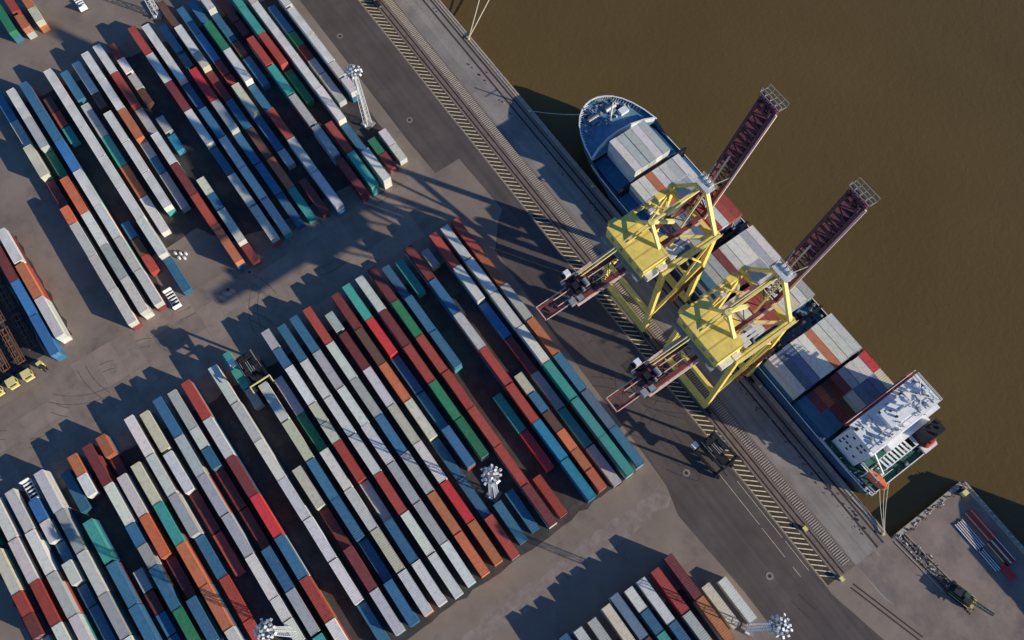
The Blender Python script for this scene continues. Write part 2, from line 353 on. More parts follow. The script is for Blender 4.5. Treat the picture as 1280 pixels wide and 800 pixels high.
def roof_mesh(L):
    b = MB(); h = L/2-.12; y = WD/2-.05; n = int(2*h/.55); p = 2*h/n; z = HT-.035
    i0 = len(b.v); pts = []
    for i in range(n):
        s = -h+i*p; pts += [(s,0),(s+p*.6,0),(s+p*.66,1),(s+p*.94,1)]
    pts.append((h,0))
    for x, d in pts: b.v += [(x, -y, z-d*.03), (x, y, z-d*.03)]
    for k in range(len(pts)-1): b.f.append((i0+2*k, i0+2*k+2, i0+2*k+3, i0+2*k+1)); b.m.append(0)
    return b.mesh('roof', M['paint'])
def door_mesh(L, s):
    b = MB(); x = L/2; y0, y1 = ((-WD/2+.14, -.01) if s < 0 else (.01, WD/2-.14))
    b.box(x-.09, x-.03, y0, y1, .15, HT-.13)
    for k in (.3, .7):
        yy = y0+(y1-y0)*k; b.box(x-.03, x-.003, yy-.02, yy+.02, .12, HT-.1, 1)
    return b.mesh('door', [M['paint'], M['galv']])
MESH = {k: (shell_mesh(v), roof_mesh(v), door_mesh(v, -1), door_mesh(v, 1)) for k, v in LEN.items()}
def tint(c, rnd):
    k = rnd.uniform(.78, 1.12); return tuple(min(.8, max(.01, x*k*rnd.uniform(.975, 1.025))) for x in c)
def container(u, v, z, L, col, label, group, rnd):
    c = tint(PAL[col][0], rnd); me = MESH[L]
    nm = 'shipping_container' if L != '2' else 'short_shipping_container'
    fl = pi if rnd.random() < .5 else 0
    o = link(nm, me[0], None, (u+rnd.uniform(-.08,.08), v+rnd.uniform(-.1,.1), z), fl+rnd.uniform(-.006,.006), c); tag(o, label, 'container', group)
    link('roof', me[1], o, color=tuple(min(.82, x*rnd.uniform(.94, 1.06)) for x in c))
    link('door', me[2], o, color=c); link('door', me[3], o, color=c)
    return o
ORD = ['first','second','third','fourth','fifth','sixth','seventh','eighth','ninth','tenth','eleventh','twelfth']
ORD2 = ORD + ['thirteenth','fourteenth','fifteenth','sixteenth','seventeenth','eighteenth','nineteenth','twentieth','twenty-first','twenty-second']
YARD = """
T1 -37.4 -215.1:4b1 -202.7:4g1 -190.2:4y2 -177.7:4m1 -168.3:2O2 -158.9:4w2 -146.4:4w2 -134:4w2
T2 -33.2 -211.5:4w2 -199.1:4g2 -186.6:4e1 -173.3:5O2 -160.1:4w2 -147.6:4g2 -135.1:4w2
T3 -29.0 -211.4:4b2 -198.9:4b2 -186.5:4B2 -173.2:5w2 -160:4w2 -147.5:4w2 -135:4w2
T4 -25.5 -207.6:2k1 -201.2:2r1 -194.7:2t1 -155.5:2b1 -149.1:2k1 -142.8:2r1 -129.9:2f1
T5 -20.9 -211.4:4w2 -198.9:4w2 -186.5:4w2 -174:4w2 -161.5:4w2 -148.3:5w2 -135.1:4b1
T6 -17.2 -210.3:4b1 -195:5g1 -181.8:4t1 -169.3:4o1 -156:5w1
T7 -12.7 -210.6:5w1 -200.4:2k1 -187:4w2 -174.4:4w2 -161:5w2
T8 -8.7 -210.5:4w2 -198:4w2 -185.5:4o2 -176.1:2g1 -169.8:2b1 -159.6:5g1
T9 -4.5 -211:4w2 -197.8:5r2 -184.5:4g1 -172.1:4w2 -159.6:4m2 -147.1:4r2 -133.9:5o2
T10 -0.6 -214.1:2m1 -207.6:2w1 -200.2:2g1 -193.6:2k1 -181.6:2g1 -173.7:2c1 -153.9:2y2 -147.6:2b2 -138.2:4w2 -128.7:2m1
T11 7.5 -210.8:4r2 -198.4:4w2 -185.9:4m2 -172.6:5w2 -159.4:4b1 -146.5:4w2 -133.7:4w2
T12 11.4 -209:4w2 -196.6:4w2 -184.1:4b1 -171.6:4b2 -159.2:4w2 -146.7:4w2 -134:4g2
T13 15.8 -208.3:4b1 -198.1:2b1 -185.1:5R2 -171.8:4g2 -159.4:4b1 -146.9:4b1 -134.4:4b1
T14 19.6 -216:5k1 -202.7:4w2 -193.3:2y2 -183.9:4m1 -171.5:4b1 -159:4k1 -146.5:4o1 -134.1:4t1
T15 23.7 -211:4b1 -198.6:4B1 -189.2:2m1 -182.8:2r1 -173.4:4y2 -160.2:5b1 -150:2g1 -133.9:5m1
T16 27.9 -211:4b1 -198.5:4e2 -185.3:5w2 -172:4b1 -159.6:4r2 -146.3:5w2 -132.3:5w2
T17 31.7 -211.5:2w2 -205.2:2b1 -198.8:2b1 -192.4:2k1 -182:4b1
T18 36.0 -208.4:4m1 -198.8:2m1 -185.9:4r2 -172.9:4t2 -159.9:4g2 -146.6:4g2 -131.8:5m2
T19 39.8 -207:2t2 -197.5:4t2 -184.2:5r2 -169.5:5e1 -145.3:4r2 -132:5t2
T20 43.8 -205.8:2y2 -196.4:4w2 -184:4w2 -170.7:5w2 -156.7:5w2 -143.5:4b1 -131:4w2
T21 47.9 -194.6:4b1 -185.2:2e1 -178.9:2m1 -172.6:2g1 -163.2:4g1 -137.7:2e1 -131.4:2m1
T22 52.1 -198.5:2w2 -188.3:4w2 -175.8:4w2 -166.3:2w2 -159.2:2w2 -138.4:2w1 -132:2w1
B1 -93.5 -98.1:2e1 -86.6:4y2 -77.2:2r2 -70.9:2m2 -64.5:2g1
B2 -88.8 -99.2:4w2 -86.7:4w2 -74.2:4r2 -61.7:4w2
B3 -84.5 -98.6:4w2 -86.1:4w2 -73.6:4g2 -61.1:4w2
B4 -80.4 -102.2:2f2 -95.9:2B2 -89.5:2w2 -83.2:2b1 -76.9:2w2 -70.5:2b1 -61.1:4b1
B5 -76.2 -98.9:4w2 -86.5:4g2 -74:4w2 -61.5:4g2 -49:4w2
B6 -71.4 -96.1:4b1 -80:4t2 -67.1:4b2 -54.6:4b2
B7 -67.4 -100.8:2o2 -94.5:2w2 -65.6:2g1 -59.3:2m1 -53:2b1 -46.6:2b1
B8 -63.0 -97.9:4m2 -85.4:4w2 -76:2b2 -69.7:2g2 -60.3:4b2 -47.8:4e2
B9 -59.1 -101.2:2o2 -94.9:2m1 -85.5:4w2 -73:4O2 -60.5:4m1 -48.1:4b2
B10 -54.8 -86.2:4y2 -73.7:4t2 -61.3:4o2 -48.8:4o2 -36.3:4w2
B11 -50.6 -98.4:4w2 -85.9:4w2 -73.4:4g2 -60.9:4b1 -48.5:4r1 -39.1:2r1
B12 -46.6 -97.2:4y2 -83.9:4w2 -71.4:4m1 -58.9:4r1
B13 -42.1 -98.5:4b2 -86:4g2 -73.6:4g2 -61.1:4g2 -48.6:4w2 -39.2:2w2 -32.8:2w2
B14 -38.0 -98:4g2 -88.6:2w2 -82.2:2b2 -72.8:4m1 -60.4:4m1 -47.9:4b2 -35.4:4g2 -25.6:2t2
B15 -33.7 -98.4:4r2 -85.9:4w2 -73.4:4m2 -61:4R2 -48.5:4b2 -36:4r2 -23.6:4w2
B16 -25.6 -97.9:4w2 -85.4:4w2 -72.9:4w2 -60.5:4w2 -48:4w2 -35.5:4w2 -23.1:4b1
B17 -21.1 -100.4:4t1 -90.9:2g1 -60.9:4y2 -48.4:4m1 -36:4m2 -23.5:4w2
B18 -17.1 -85.8:4w2 -73.2:4y2 -60.7:4b2 -48.3:4b2 -35.8:4b1 -23.3:4b2
B19 -13.0 -85.9:4g1 -73.4:4e1 -60.9:4w2 -48.4:4w2 -35.9:4y2 -23.2:4w2
B20 -8.9 -101.6:2g2 -95.2:2b2 -85.8:4w2 -76.4:2y2 -70.1:2y2 -60.7:4r2 -48.2:4g1 -35.7:4b2 -23.2:4w2
B21 -4.6 -97.3:4b2 -84.8:4w2 -72.3:4w2 -59.9:4w2 -47.4:4r2 -34.9:4w2 -22.4:4w2
B22 -0.4 -97.6:4b2 -85.1:4g2 -72.6:4w2 -60.2:4w2 -47.7:4g2 -35.2:4g2 -22.8:4w2
B23 3.8 -97.6:4r2 -85.2:4w2 -72.7:4g2 -60.2:4b2 -47.8:4g2 -35.3:4o2 -22.8:4O2
B24 8.1 -95.8:2g2 -85.6:4m2 -73.2:4w2 -60.7:4y2 -48.2:4w2 -35.7:4R2 -23.2:4o2
B25 12.4 -96.6:4m2 -84.2:4k2 -71.7:4O2 -59.2:4y2 -46.8:4b1 -34.3:4b1 -21.8:4r2
B26 16.3 -97.2:4t2 -84.8:4R2 -72.3:4b1 -59.8:4b1 -47.4:4b2 -23.8:4b1
B27 20.6 -97.2:4w2 -84.7:4m2 -72.2:4r2 -59.7:4e2 -47.3:4e2 -24.4:4b1
B28 24.9 -97.6:4m2 -85.1:4e2 -72.7:4r2 -60.2:4r2 -47.7:4r2 -35.3:4r2 -22.8:4m2
B29 28.7 -96.7:4b1 -84.2:4b2 -71.7:4b2 -23.3:4r1
B30 32.9 -96:4t1 -47.4:4t1 -34.9:4R1
B31 37.0 -97.1:4m2 -84.6:4b2 -72.2:4w2 -59.7:4r2 -47.2:4r2 -34.8:4c2 -22.3:4c2
B32 40.6 -97.7:2g1 -51.2:2y2 -44.9:2b2 -38.5:2k2 -32.2:2O2 -25.9:2o2 -19.5:2O2
B33 44.9 -96.3:4r2 -83.9:4w2 -71.4:4B1 -58.9:4m1 -46.5:4g1 -34:4t1 -21.5:4g1
B34 48.9 -96.3:4w2 -83.8:4w2 -71.4:4w2 -58.9:4w2 -46.4:4t2 -33.9:4t2 -21.5:4t2
B35 52.5 -96.6:4r2 -84.1:4o2 -71.7:4g2 -59.2:4o2 -46.7:4b2 -34.2:4n2 -21.8:4b2
S0 10.9 12.2:4b2
S1 14.6 13.1:4w2
S2 18.8 13.3:4g2
S3 23.5 12.8:4y2
S4 26.9 11.9:4n2 24.4:4k2
S5 30.6 9.7:2w2 16.1:2b2 25.5:4t2
S6 34.5 12.8:4w2 25.3:4b2
S7 38.8 13.1:4r2 25.6:4g2
S8 43.5 12.3:4m2 24.8:4o2
S9 47.3 23.4:4y1
S10 51.6 24.7:4w1
U1 -23.5 -243.1:4e2
U2 -19.4 -246.6:2r2 -238.9:2o2
U3 -14.9 -245.1:2o2 -238.8:2y2
L1 -55.3 -169.2:4w2 -156.2:4o2 -142.8:5w2
L2 -58.7 -165.3:5m2 -152:4B2 -138.8:5B2
"""
stuff_b = {}
def plain_box(u, v, z, L, col, n=1):
    b = stuff_b.setdefault(col, MB()); h = LEN[L]/2; y = WD/2
    for k in range(n):
        z0 = z+k*2.6; b.box(u-h, u+h, v-y, v+y, z0, z0+HT-.04)
        for s in (-1, 1): b.box(u-h, u+h, v+s*(y-.03)-.03, v+s*(y-.03)+.03, z0+HT-.04, z0+HT)
        for s in (-1, 1): b.box(u+s*(h-.05)-.05, u+s*(h-.05)+.05, v-y+.06, v+y-.06, z0+HT-.04, z0+HT-.002)
BLK = {'T': ('upper left block', 'upper left stacks of containers'), 'B': ('large middle block', 'middle stacks of containers'),
       'A': ('lower left block', 'lower left stacks of containers'), 'S': ('small bottom block', 'bottom stacks of containers'),
       'U': ('top left corner stack', 'corner stacks of containers'), 'L': ('left edge stack by trailers', 'left edge stacks of containers')}
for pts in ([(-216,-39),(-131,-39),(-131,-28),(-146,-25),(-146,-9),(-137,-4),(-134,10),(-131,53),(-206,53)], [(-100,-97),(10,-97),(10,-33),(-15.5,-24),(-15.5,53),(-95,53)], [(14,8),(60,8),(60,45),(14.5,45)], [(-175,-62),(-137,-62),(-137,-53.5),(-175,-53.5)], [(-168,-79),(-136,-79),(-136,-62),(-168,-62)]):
    blob('stack_pavement_shade', pts, 0.0245, M['block_floor_shade'], 1.0, len(pts)+int(pts[0][0]))  # dark sheet laid where the stacks shade the ground, shade painted in
rnd = random.Random(11); items = []; rowno = {}
for line in YARD.strip().splitlines():
    nm, v, *cs = line.split(); v = float(v); R = int(nm[1:]); blk = nm[0]
    if blk == 'B' and R <= 15: blk = 'A'; row = R
    elif blk == 'B': row = R-15
    elif blk == 'S': row = R+1
    else: row = R
    for i, c in enumerate(cs):
        uu, rest = c.split(':'); items.append((float(uu), v, rest[0], rest[1], int(rest[2]), blk, row, i, len(cs)))
def seen_px(u, v):                                             # rough closeness to the middle of the view
    return -sqrt((u+60)**2*1.0 + (v-10)**2*.6)
def in_view(u, v): return not (v < -60 and u > -40 and v < -100)
longs = [i for i in items if i[2] != '2']; longs.sort(key=lambda i: -i[0])
KEEP = 236                                                     # with the ship's own boxes about 300 long ones stand as objects
keep = set(id(i) for i in longs[:KEEP])
for it in items:
    u, v, L, col, tier, blk, row, i, n = it; z = 2.6*(tier-1)+0.03
    if col == 'f': continue
    size = {'2': 'short', '4': 'long', '5': 'extra-long'}[L]
    rw = {'U': ORD2[row-1]+' row of', 'L': ('right' if row == 1 else 'second')+' row of'}.get(blk, ORD2[row-1]+' row from left,')
    if blk == 'B': rw = ORD2[row-1]+' row right of empty lane,'
    label = f"{PAL[col][1]} {size} container {ORD2[i]} down in {rw} {BLK[blk][0]}"
    if L == '2' or id(it) in keep: container(u, v, z, L, col, label, BLK[blk][1], rnd)
    else: plain_box(u, v, z, L, col)
    if tier == 2: plain_box(u, v, 0.03, L, rnd.choice('wgbrmongbt'))
root = None
for col, b in stuff_b.items():
    m = nmat('stack_paint_'+PAL[col][1].replace(' ', '_').replace('-', '_'), PAL[col][0], 0.55, 0.22, 0.25, dirt=((0.10,0.07,0.05), 1.2, 0.62, 0.4))
    o = b.obj('stacked_containers', m); tag(o, f"{PAL[col][1]} boxes at the bottom of the stacks and at the far end of the upper left block", 'containers'); struct(o, 'stuff')
stuff_b.clear()

# flat racks
b = MB(); b.box(-3.03,3.03,-1.22,1.22,0,.35,1)
for s in (-1,1): b.box(s*3.03-.12 if s>0 else -3.03, 3.03 if s>0 else -2.91, -1.22,1.22,.35,2.4)
for k in range(5): x=-2.2+1.1*k; b.box(x-.16,x+.16,-1.1,1.1,.6,1.0)
b.box(-2.9,2.9,-1.2,-1.05,.35,.6); b.box(-2.9,2.9,1.05,1.2,.35,.6)
fr = b.mesh('flat_rack', [M['white'], M['dark']])
for it in items:
    if it[3] == 'f':
        lab = 'white ribbed flat rack at the sunlit lower end of the upper left block' if it[5] == 'T' else 'white ribbed flat rack on top at upper end of the lower left block'
        if it[5] != 'T': plain_box(it[0], it[1], 0.03, '2', 'g')
        tag(link('flat_rack', fr, None, (it[0], it[1], 2.6*(it[4]-1)+.03)), lab, 'flat rack', 'white flat racks')
for (u, v, lab) in ((-239.0,-1.5,'white framed flat rack at the very top edge, left of centre gap'),(-240,8,'white open rack at top edge beside the dark stack shadow')):
    tag(link('flat_rack', fr, None, (u, v, 0.03)), lab, 'flat rack', 'white flat racks')
# ------------------------------------------------------------------ ship-to-shore cranes
def handrail(b, p, q, h=1.1, step=3.0, r=0.05, m=0):
    L = sqrt(sum((q[k]-p[k])**2 for k in range(3))); n = max(1, int(L/step))
    for i in range(n+1):
        c = [p[k]+(q[k]-p[k])*i/n for k in range(3)]; b.beam(c, (c[0], c[1], c[2]+h), r*1.2, m=m)
    for z in (h, h*.5): b.beam((p[0],p[1],p[2]+z), (q[0],q[1],q[2]+z), r*1.4, m=m)
def lattice(b, p0, p1, q0, q1, n, wd, m=0):
    """ladder of cross pieces and diagonals between the lines p0-p1 and q0-q1"""
    f = lambda a, c, t: tuple(a[k]+(c[k]-a[k])*t for k in range(3))
    for i in range(n+1):
        b.beam(f(p0,p1,i/n), f(q0,q1,i/n), wd, m=m)
        if i < n: b.beam(f(p0,p1,(i+(i%2))/n), f(q0,q1,(i+1-(i%2))/n), wd*.8, m=m)
def make_crane(label):
    R = thing('harbour_crane', label, 'crane', (0,0,0), 0, 'ship to shore cranes on the quay')
    GY = 15.3; TX = 8.0; ZT = 42.0
    Y, PK = M['yellow'], M['pink']
    for y in (0, GY):
        b = MB(); b.beam((-9.4,y,2.6),(9.4,y,2.6),1.3,1.7); b.box(-9.7,9.7,y-.85,y+.85,3.4,3.5)
        s = b.obj('sill_beam', Y, R)
        for x in (-9, 9):
            b = MB(); b.beam((x-2.6,y,1.3),(x+2.6,y,1.3),.9,.7); 
            for k in (-2,-.7,.7,2): b.tube((x+k,y-.22,.55),(x+k,y+.22,.55),.5,10,1)
            b.box(x-.7,x+.7,y-.45,y+.45,1.5,2.2); b.obj('bogie', [M['dark'], M['steel']], s)
    for sx in (-1, 1):
        for y in (0, GY):
            b = MB(); b.beam((sx*9,y,3.3),(sx*TX,y,ZT),1.2,1.35)
            for t in (.35,.7): 
                x = sx*(9-1*t); z = 3.3+(ZT-3.3)*t; b.box(x-.72,x+.72,y-.8,y+.8,z-.1,z+.1)
            b.obj('leg', Y, R)
        k_ = 1.0 if sx > 0 else .55; b = MB(); b.beam((sx*TX,-1.2 if sx > 0 else .5,ZT+.3*k_),(sx*TX,GY+1.2,ZT+.3*k_),1.0*k_,1.5*k_); b.obj('portal_beam', Y, R)
        if sx < 0: b = MB(); b.beam((sx*(TX+.5),2,ZT+.9),(sx*(TX+.5),GY,ZT+.9),.12); b.obj('walkway', M['steel'], R)
        else: b = MB(); handrail(b,(sx*(TX+1.25),-1,ZT+1.2),(sx*(TX+1.25),GY+1,ZT+1.2)); b.box(sx*(TX+.95)-.35,sx*(TX+.95)+.35,-1,GY+1,ZT+1.08,ZT+1.2); b.obj('walkway', M['yellow_light'], R)
        b = MB(); b.beam((sx*8.8,0,12),(sx*8.35,GY,27),.8,1.1); b.objs('side_brace', Y, R)
        b = MB(); b.beam((sx*8.35,GY*.5,20),(sx*TX,GY,ZT),.55); b.beam((sx*8.35,GY,27),(sx*TX,GY*.42,ZT),.4); b.objs('side_brace', Y, R)
    # stair on the sides
    for sx in (1,):
        b = MB(); x = sx*9.7
        b.beam((x,5.8,17),(x,GY-.8,27.4),.8,.18); handrail(b,(x+.4,5.8,17),(x+.4,GY-.8,27.4)); handrail(b,(x-.4,5.8,17),(x-.4,GY-.8,27.4))
        for i in range(12): t=(i+.5)/12; b.box(x-.38,x+.38,5.8+(GY-6.6)*t-.12,5.8+(GY-6.6)*t+.12,17.15+10.4*t,17.25+10.4*t)
        b.obj('stair', M['rust'], R)
    for y in (0, GY):
        b = MB(); b.beam((-TX,y,ZT-.8),(TX,y,ZT-.8),1.1,1.5)
        b.obj('cross_beam', Y, R)
        b = MB(); b.beam((-8.7,y,14.5),(8.7,y,14.5),.9,2.0); b.obj('portal_tie', Y, R)
    b = MB()
    b.beam((-TX,GY*.45,ZT+.2),(-3.4,GY*.75,ZT+.2),.5); b.beam((TX,GY*.95,ZT+.2),(3.4,GY*.55,ZT+.2),.8); b.beam((TX,.8,ZT+.2),(3.4,5,ZT+.2),.5); b.beam((-TX,GY*.95,ZT+.2),(-3.4,GY*.6,ZT+.2),.5)
    b.objs('horizontal_brace', M['yellow_light'], R)
    AZ = 54.8
    for sx in (-1, 1):
        b = MB(); b.beam((sx*TX,GY,ZT+.8),(sx*.7,GY,AZ),.95 if sx > 0 else .7,.9 if sx > 0 else .7); b.obj('apex_leg', M['yellow_light'] if sx > 0 else Y, R)
        b = MB(); b.beam((sx*(TX-.4),.2,ZT+.6),(sx*.35,.2,53.4),.8 if sx > 0 else .6); b.obj('rear_apex_leg', M['yellow_light'], R)
    b = MB(); b.beam((-1.6,GY,AZ+.2),(1.6,GY,AZ+.2),1.1,1.3)
    for k in (-1,0,1): b.tube((k*1.1-.25,GY+.9,AZ+.6),(k*1.1+.25,GY+.9,AZ+.6),.9,12,1)
    b.box(-2.4,2.4,GY-1.2,GY+1.4,AZ+.9,AZ+1.0,1); handrail(b,(-2.4,GY-1.2,AZ+1),(2.4,GY-1.2,AZ+1),m=1); handrail(b,(-2.4,GY+1.4,AZ+1),(2.4,GY+1.4,AZ+1),m=1)
    b.obj('apex_head', [Y, M['galv']], R)
    b = MB(); b.tube((0,.2,54.2),(0,.2,53),.8,10); b.beam((-.3,.2,53.8),(-.3,9.5,ZT+1.2),.85); b.beam((.0,.4,54.0),(0,GY-.3,AZ-.3),.5)
    b.obj('rear_apex_tie', M['yellow_light'], R)
    b = MB()
    for x in (-1.1, 1.1): b.beam((x,GY-.3,AZ-.4),(x*1.6,GY-5.5,ZT+1),.42)
    b.objs('mast_stay', M['yellow_light'], R)
    b = MB()
    for x in (-.55, .25): b.tube((x,GY,AZ+.1),(-2.6 if x<0 else -1.9,-17.5,ZT+1.3),.17,6)
    b.objs('backstay', M['yellow_light'], R)
    b = MB(); b.box(-5.6,-1.2,GY-1.3,GY+.9,15.6,18.4); b.box(-5.8,-1.0,GY-1.5,GY+1.1,18.4,18.55); handrail(b,(-8.4,GY-1.2,15.5),(8.4,GY-1.2,15.5)); b.obj('switchgear_cabin', Y, R)
    b = MB(); b.tube((3.4,GY-1.1,19.4),(3.4,GY-.5,19.4),2.6,20); b.box(2.6,4.2,GY-.5,GY+.4,15.5,19.6); b.obj('cable_reel', M['dark'], R)
    # fixed girder
    b = MB()
    for s in (-1,1): b.beam((s*2.2,-21.5,41.3),(s*2.2,GY+1.8,41.3),.8,1.8); b.beam((s*1.5,-30,41.5),(s*1.5,-21.6,41.5),.45,.9)
    b.objs('main_girder', M['maroon'], R)
    b = MB()
    lattice(b,(-2.1,-21.5,42),(-2.1,GY+1,42),(2.1,-21.5,42),(2.1,GY+1,42),12,.24); lattice(b,(-1.4,-30,41.8),(-1.4,-22,41.8),(1.4,-30,41.8),(1.4,-22,41.8),4,.2); b.box(-2.5,-.9,-13.5,-7,42.2,42.3); b.beam((-1.8,-30.1,41.6),(1.8,-30.1,41.6),.5)
    b.obj('girder_lattice', M['maroon'], R)
    b = MB()
    for s in (-1,1):
        b.box(s*3.2-.3,s*3.2+.3,-22,GY,41.9,41.98); handrail(b,(s*3.5,-22,42),(s*3.5,GY-4,42),m=0,r=.06)
    for s in (-.9,.9): b.beam((s,-26,42.6),(s,-1,42.6),.16)
    handrail(b,(-1.8,-30.3,42),(1.8,-30.3,42),r=.06); b.beam((1.95,-30,42.1),(1.95,-21.6,42.1),.14); b.beam((-1.95,-30,42.1),(-1.95,-21.6,42.1),.14)
    b.obj('girder_walkway', PK, R)
    # trolley and operator cab under the back of the girder
    b = MB(); b.box(-1.9,1.9,-21,-16,42.3,42.8); b.box(-1.4,.2,-20.6,-19.2,42.8,44.0); b.tube((-.9,-17.4,43.5),(1.0,-17.4,43.5),.6,12,1); b.box(.6,1.6,-20.8,-18.6,42.8,43.6); b.box(-1.8,-.9,-18.8,-16.4,42.8,43.5,2); b.tube((.9,-19.0,43.9),(1.7,-19.0,43.9),.35,10,1)
    b.box(-5.2,-2.6,-20.9,-18.2,38.6,42.0,0); b.box(-4.4,-2.2,-20.2,-18.8,42.0,42.2,0)
    for k in range(6): b.box(-1.7+.6*k,-1.5+.6*k,-21.6,-16.2,42.85,42.95,2)
    b.obj('trolley', [M['dark'], M['steel'], M['maroon']], R)
    b = MB(); b.box(-5.1,-3.7,-20.3,-18.9,42.2,43.6); b.box(-4.9,-3.9,-20.35,-20.3,42.4,43.4,1); c = b.obj('operator_cab', [M['white'], M['glass']], R)
    b = MB(); b.box(1.3,2.9,-23.4,-21.9,42.3,43.3); b.box(.9,3.2,-21.2,-19.8,42.3,42.9); b.objs('winch_box', M['steel'], R)
    # machinery house
    b = MB(); b.box(-6.8,6.8,-6.3,1.0,43.0,47.6)
    for x in (-4.5,-1.2,2.2,5.2): b.box(x-.5,x+.5,-6.36,-6.28,44.6,46.2,1)
    b.box(-6.9,6.9,-7.6,-6.3,43.0,43.15,1); handrail(b,(-6.9,-7.6,43.1),(6.9,-7.6,43.1),m=1)
    b.box(6.8,8.2,-5.6,-2.2,43,44.6,2); b.box(6.9,8.0,-1.6,.6,43,44.0,2)
    hs = b.obj('machinery_house', [Y, M['steel'], M['galv']], R)
    for k in range(4):
        x0 = -6.95+3.475*k; b = MB(); b.box(x0+.05,x0+3.42,-6.5,1.2,47.62,47.74)
        b.box(x0+3.3,x0+3.42,-6.5,1.2,47.74,47.80)
        b.obj('roof_panel', M['yellow_light'] if False else Y, hs)
    b = MB(); b.box(-8.4,-6.97,-4.6,-2.6,43,46.0); b.box(-8.5,-6.96,-4.7,-2.5,46.0,46.15); b.obj('electric_room', Y, R)
    b = MB(); b.box(-8.4,-6.6,9.5,12.0,43,44.2); b.tube((-6.4,8.2,43.6),(-6.4,8.2,44.8),.9,12); b.box(-8.2,-6.8,13.6,15.0,43.4,45.2); b.box(-6.0,-5.0,5.8,7.2,43,44.4,1); b.objs('hoist_box', [Y, M['galv']], R)
    b = MB(); b.box(-7.8,-3.4,14.2,19.6,44.0,44.08)
    for i in range(12): b.box(-7.8,-3.4,14.3+.45*i,14.42+.45*i,44.08,44.2)
    handrail(b,(-7.8,14.2,44),(-7.8,19.6,44)); handrail(b,(-7.8,19.6,44),(-3.4,19.6,44)); b.obj('service_platform', M['galv'], R)
    b = MB(); b.box(4.3,7.2,2.2,4.2,43.2,43.9); b.box(4.4,5.2,4.4,8.8,43.0,43.3); b.box(5.6,6.1,2.4,9,43.0,43.4); b.objs('floodlight_bank', M['galv'], R)
    # raised boom
    H = (17.0, 41.5); T = (26.9, 78.0); dy, dz = T[0]-H[0], T[1]-H[1]; Lb = sqrt(dy*dy+dz*dz); ny, nz = -dz/Lb, dy/Lb   # landward normal
    P = lambda x, t, o=0: (x, H[0]+dy*t+ny*o, H[1]+dz*t+nz*o)
    b = MB()
    for s in (-1,1): b.beam(P(s*2.1,0), P(s*2.1,.3), .8, 1.5, 1); b.beam(P(s*2.1,.3), P(s*2.1,1), .8, 1.5, 0)
    b.obj('boom_girder', [M['purple'], M['maroon']], R)
    b = MB(); lattice(b,P(-2,0,.5),P(-2,1,.5),P(2,0,.5),P(2,1,.5),16,.3)
    for i in range(11): t=.48+i*.05; b.beam(P(-1.9,t,-.1),P(1.9,t,-.1),1.5,.5)
    b.obj('boom_lattice', M['purple'], R)
    b = MB()
    b.beam(P(2.85,0,.5),P(2.85,.98,.5),.4); b.beam(P(-.3,.02,1.3),P(-.3,.55,1.3),.36)
    b.objs('boom_rail', PK, R)
    b = MB()
    for k in (-1.2,.7,1.2): b.beam(P(k,.03,.9),P(k,.8,.9),.1)
    for i in range(24): b.beam(P(.7,.03+i*.032,.9),P(1.2,.03+i*.032,.9),.08)
    b.obj('boom_ladder', M['purple'], R)
    b = MB()
    for o_ in (0,1.2,2.4): b.beam(P(-2.9,1.02,-o_+.8),P(2.9,1.02,-o_+.8),.13)
    for x in (-2.9,-1.5,0,1.5,2.9): b.beam(P(x,1.02,.8),P(x,1.02,-1.6),.12); b.beam(P(x,1.02,-1.6),P(x,1.05,-1.6),.1); b.beam(P(x,1.02,.8),P(x,1.05,.8),.1)
    b.beam(P(-2.9,1.05,-1.6),P(2.9,1.05,-1.6),.13); b.beam(P(-2.9,1.05,.8),P(2.9,1.05,.8),.13)
    b.obj('tip_platform', M['steel'], R)
    b = MB(); b.beam(P(-2.6,.985,0),P(2.6,.985,0),1.2,1.4)
    for x in (-1.7,0,1.7): b.tube(P(x-.3,.96,1),P(x+.3,.96,1),.7,12)
    b.obj('boom_head', M['purple'], R)
    b = MB()
    for s in (-1,1): b.tube((s*.8,GY+.6,AZ),P(s*2.4,.42,.6),.13,6)
    b.objs('forestay', M['rope'], R)
    return R
crane = make_crane('yellow crane nearer the ship stern, pale backreach over the road, boom raised')
crane.location = (-27.5, 77.0, 0)
index_children()
c2 = copy_tree(crane); c2.location = (-54.2, 77.0, 0); c2['label'] = 'yellow crane nearer the ship bow, its raised boom the upper of the two'
c3 = copy_tree(crane); c3.location = (-193.2, 77.0, 0); c3['label'] = 'crane at the top edge of the photo, only its leg bogie showing on the rails'

# ------------------------------------------------------------------ the container ship
ship = thing('container_ship', 'blue hulled container ship moored along the quay under the two yellow cranes', 'ship', (-42, 107.5, -3))
SX, SY, SZ = -42, 107.5, -3
st = [(-110.4,.1,.02),(-110.1,2.2,.1),(-109.2,4.2,.3),(-107.8,6.1,.9),(-105.5,8.0,1.9),(-102.5,9.6,3.3),(-98.6,11.0,5.6),(-94,12.0,8.0),(-88,12.45,10.6),(-80,12.65,12.2),(-60,12.65,12.6),(5,12.65,12.6),(17,12.5,12.2),(23,12.2,10.8),(25.0,11.6,9.0)]
def hz(u): return 8.0 if u < -93.5 else 4.9                      # top of the hull side
b = MB(); ring = []
for (u, hb, wb) in st:
    top = hz(u); i = len(b.v)
    for s in (-1, 1):
        b.v += [(u-SX, s*hb, top-SZ), (u-SX, s*(hb*.9+wb*.1), 3.0-SZ), (u-SX, s*wb, -3.2-SZ)]
    ring.append(i)
for a, c in zip(ring, ring[1:]):
    for k in (0, 1): b.f.append((a+k, a+k+1, c+k+1, c+k)); b.m.append(0); b.f.append((c+3+k, c+4+k, a+4+k, a+3+k)); b.m.append(0)
e = ring[-1]; b.f.append((e, e+1, e+4, e+3)); b.m.append(0); b.f.append((e+1, e+2, e+5, e+4)); b.m.append(0)
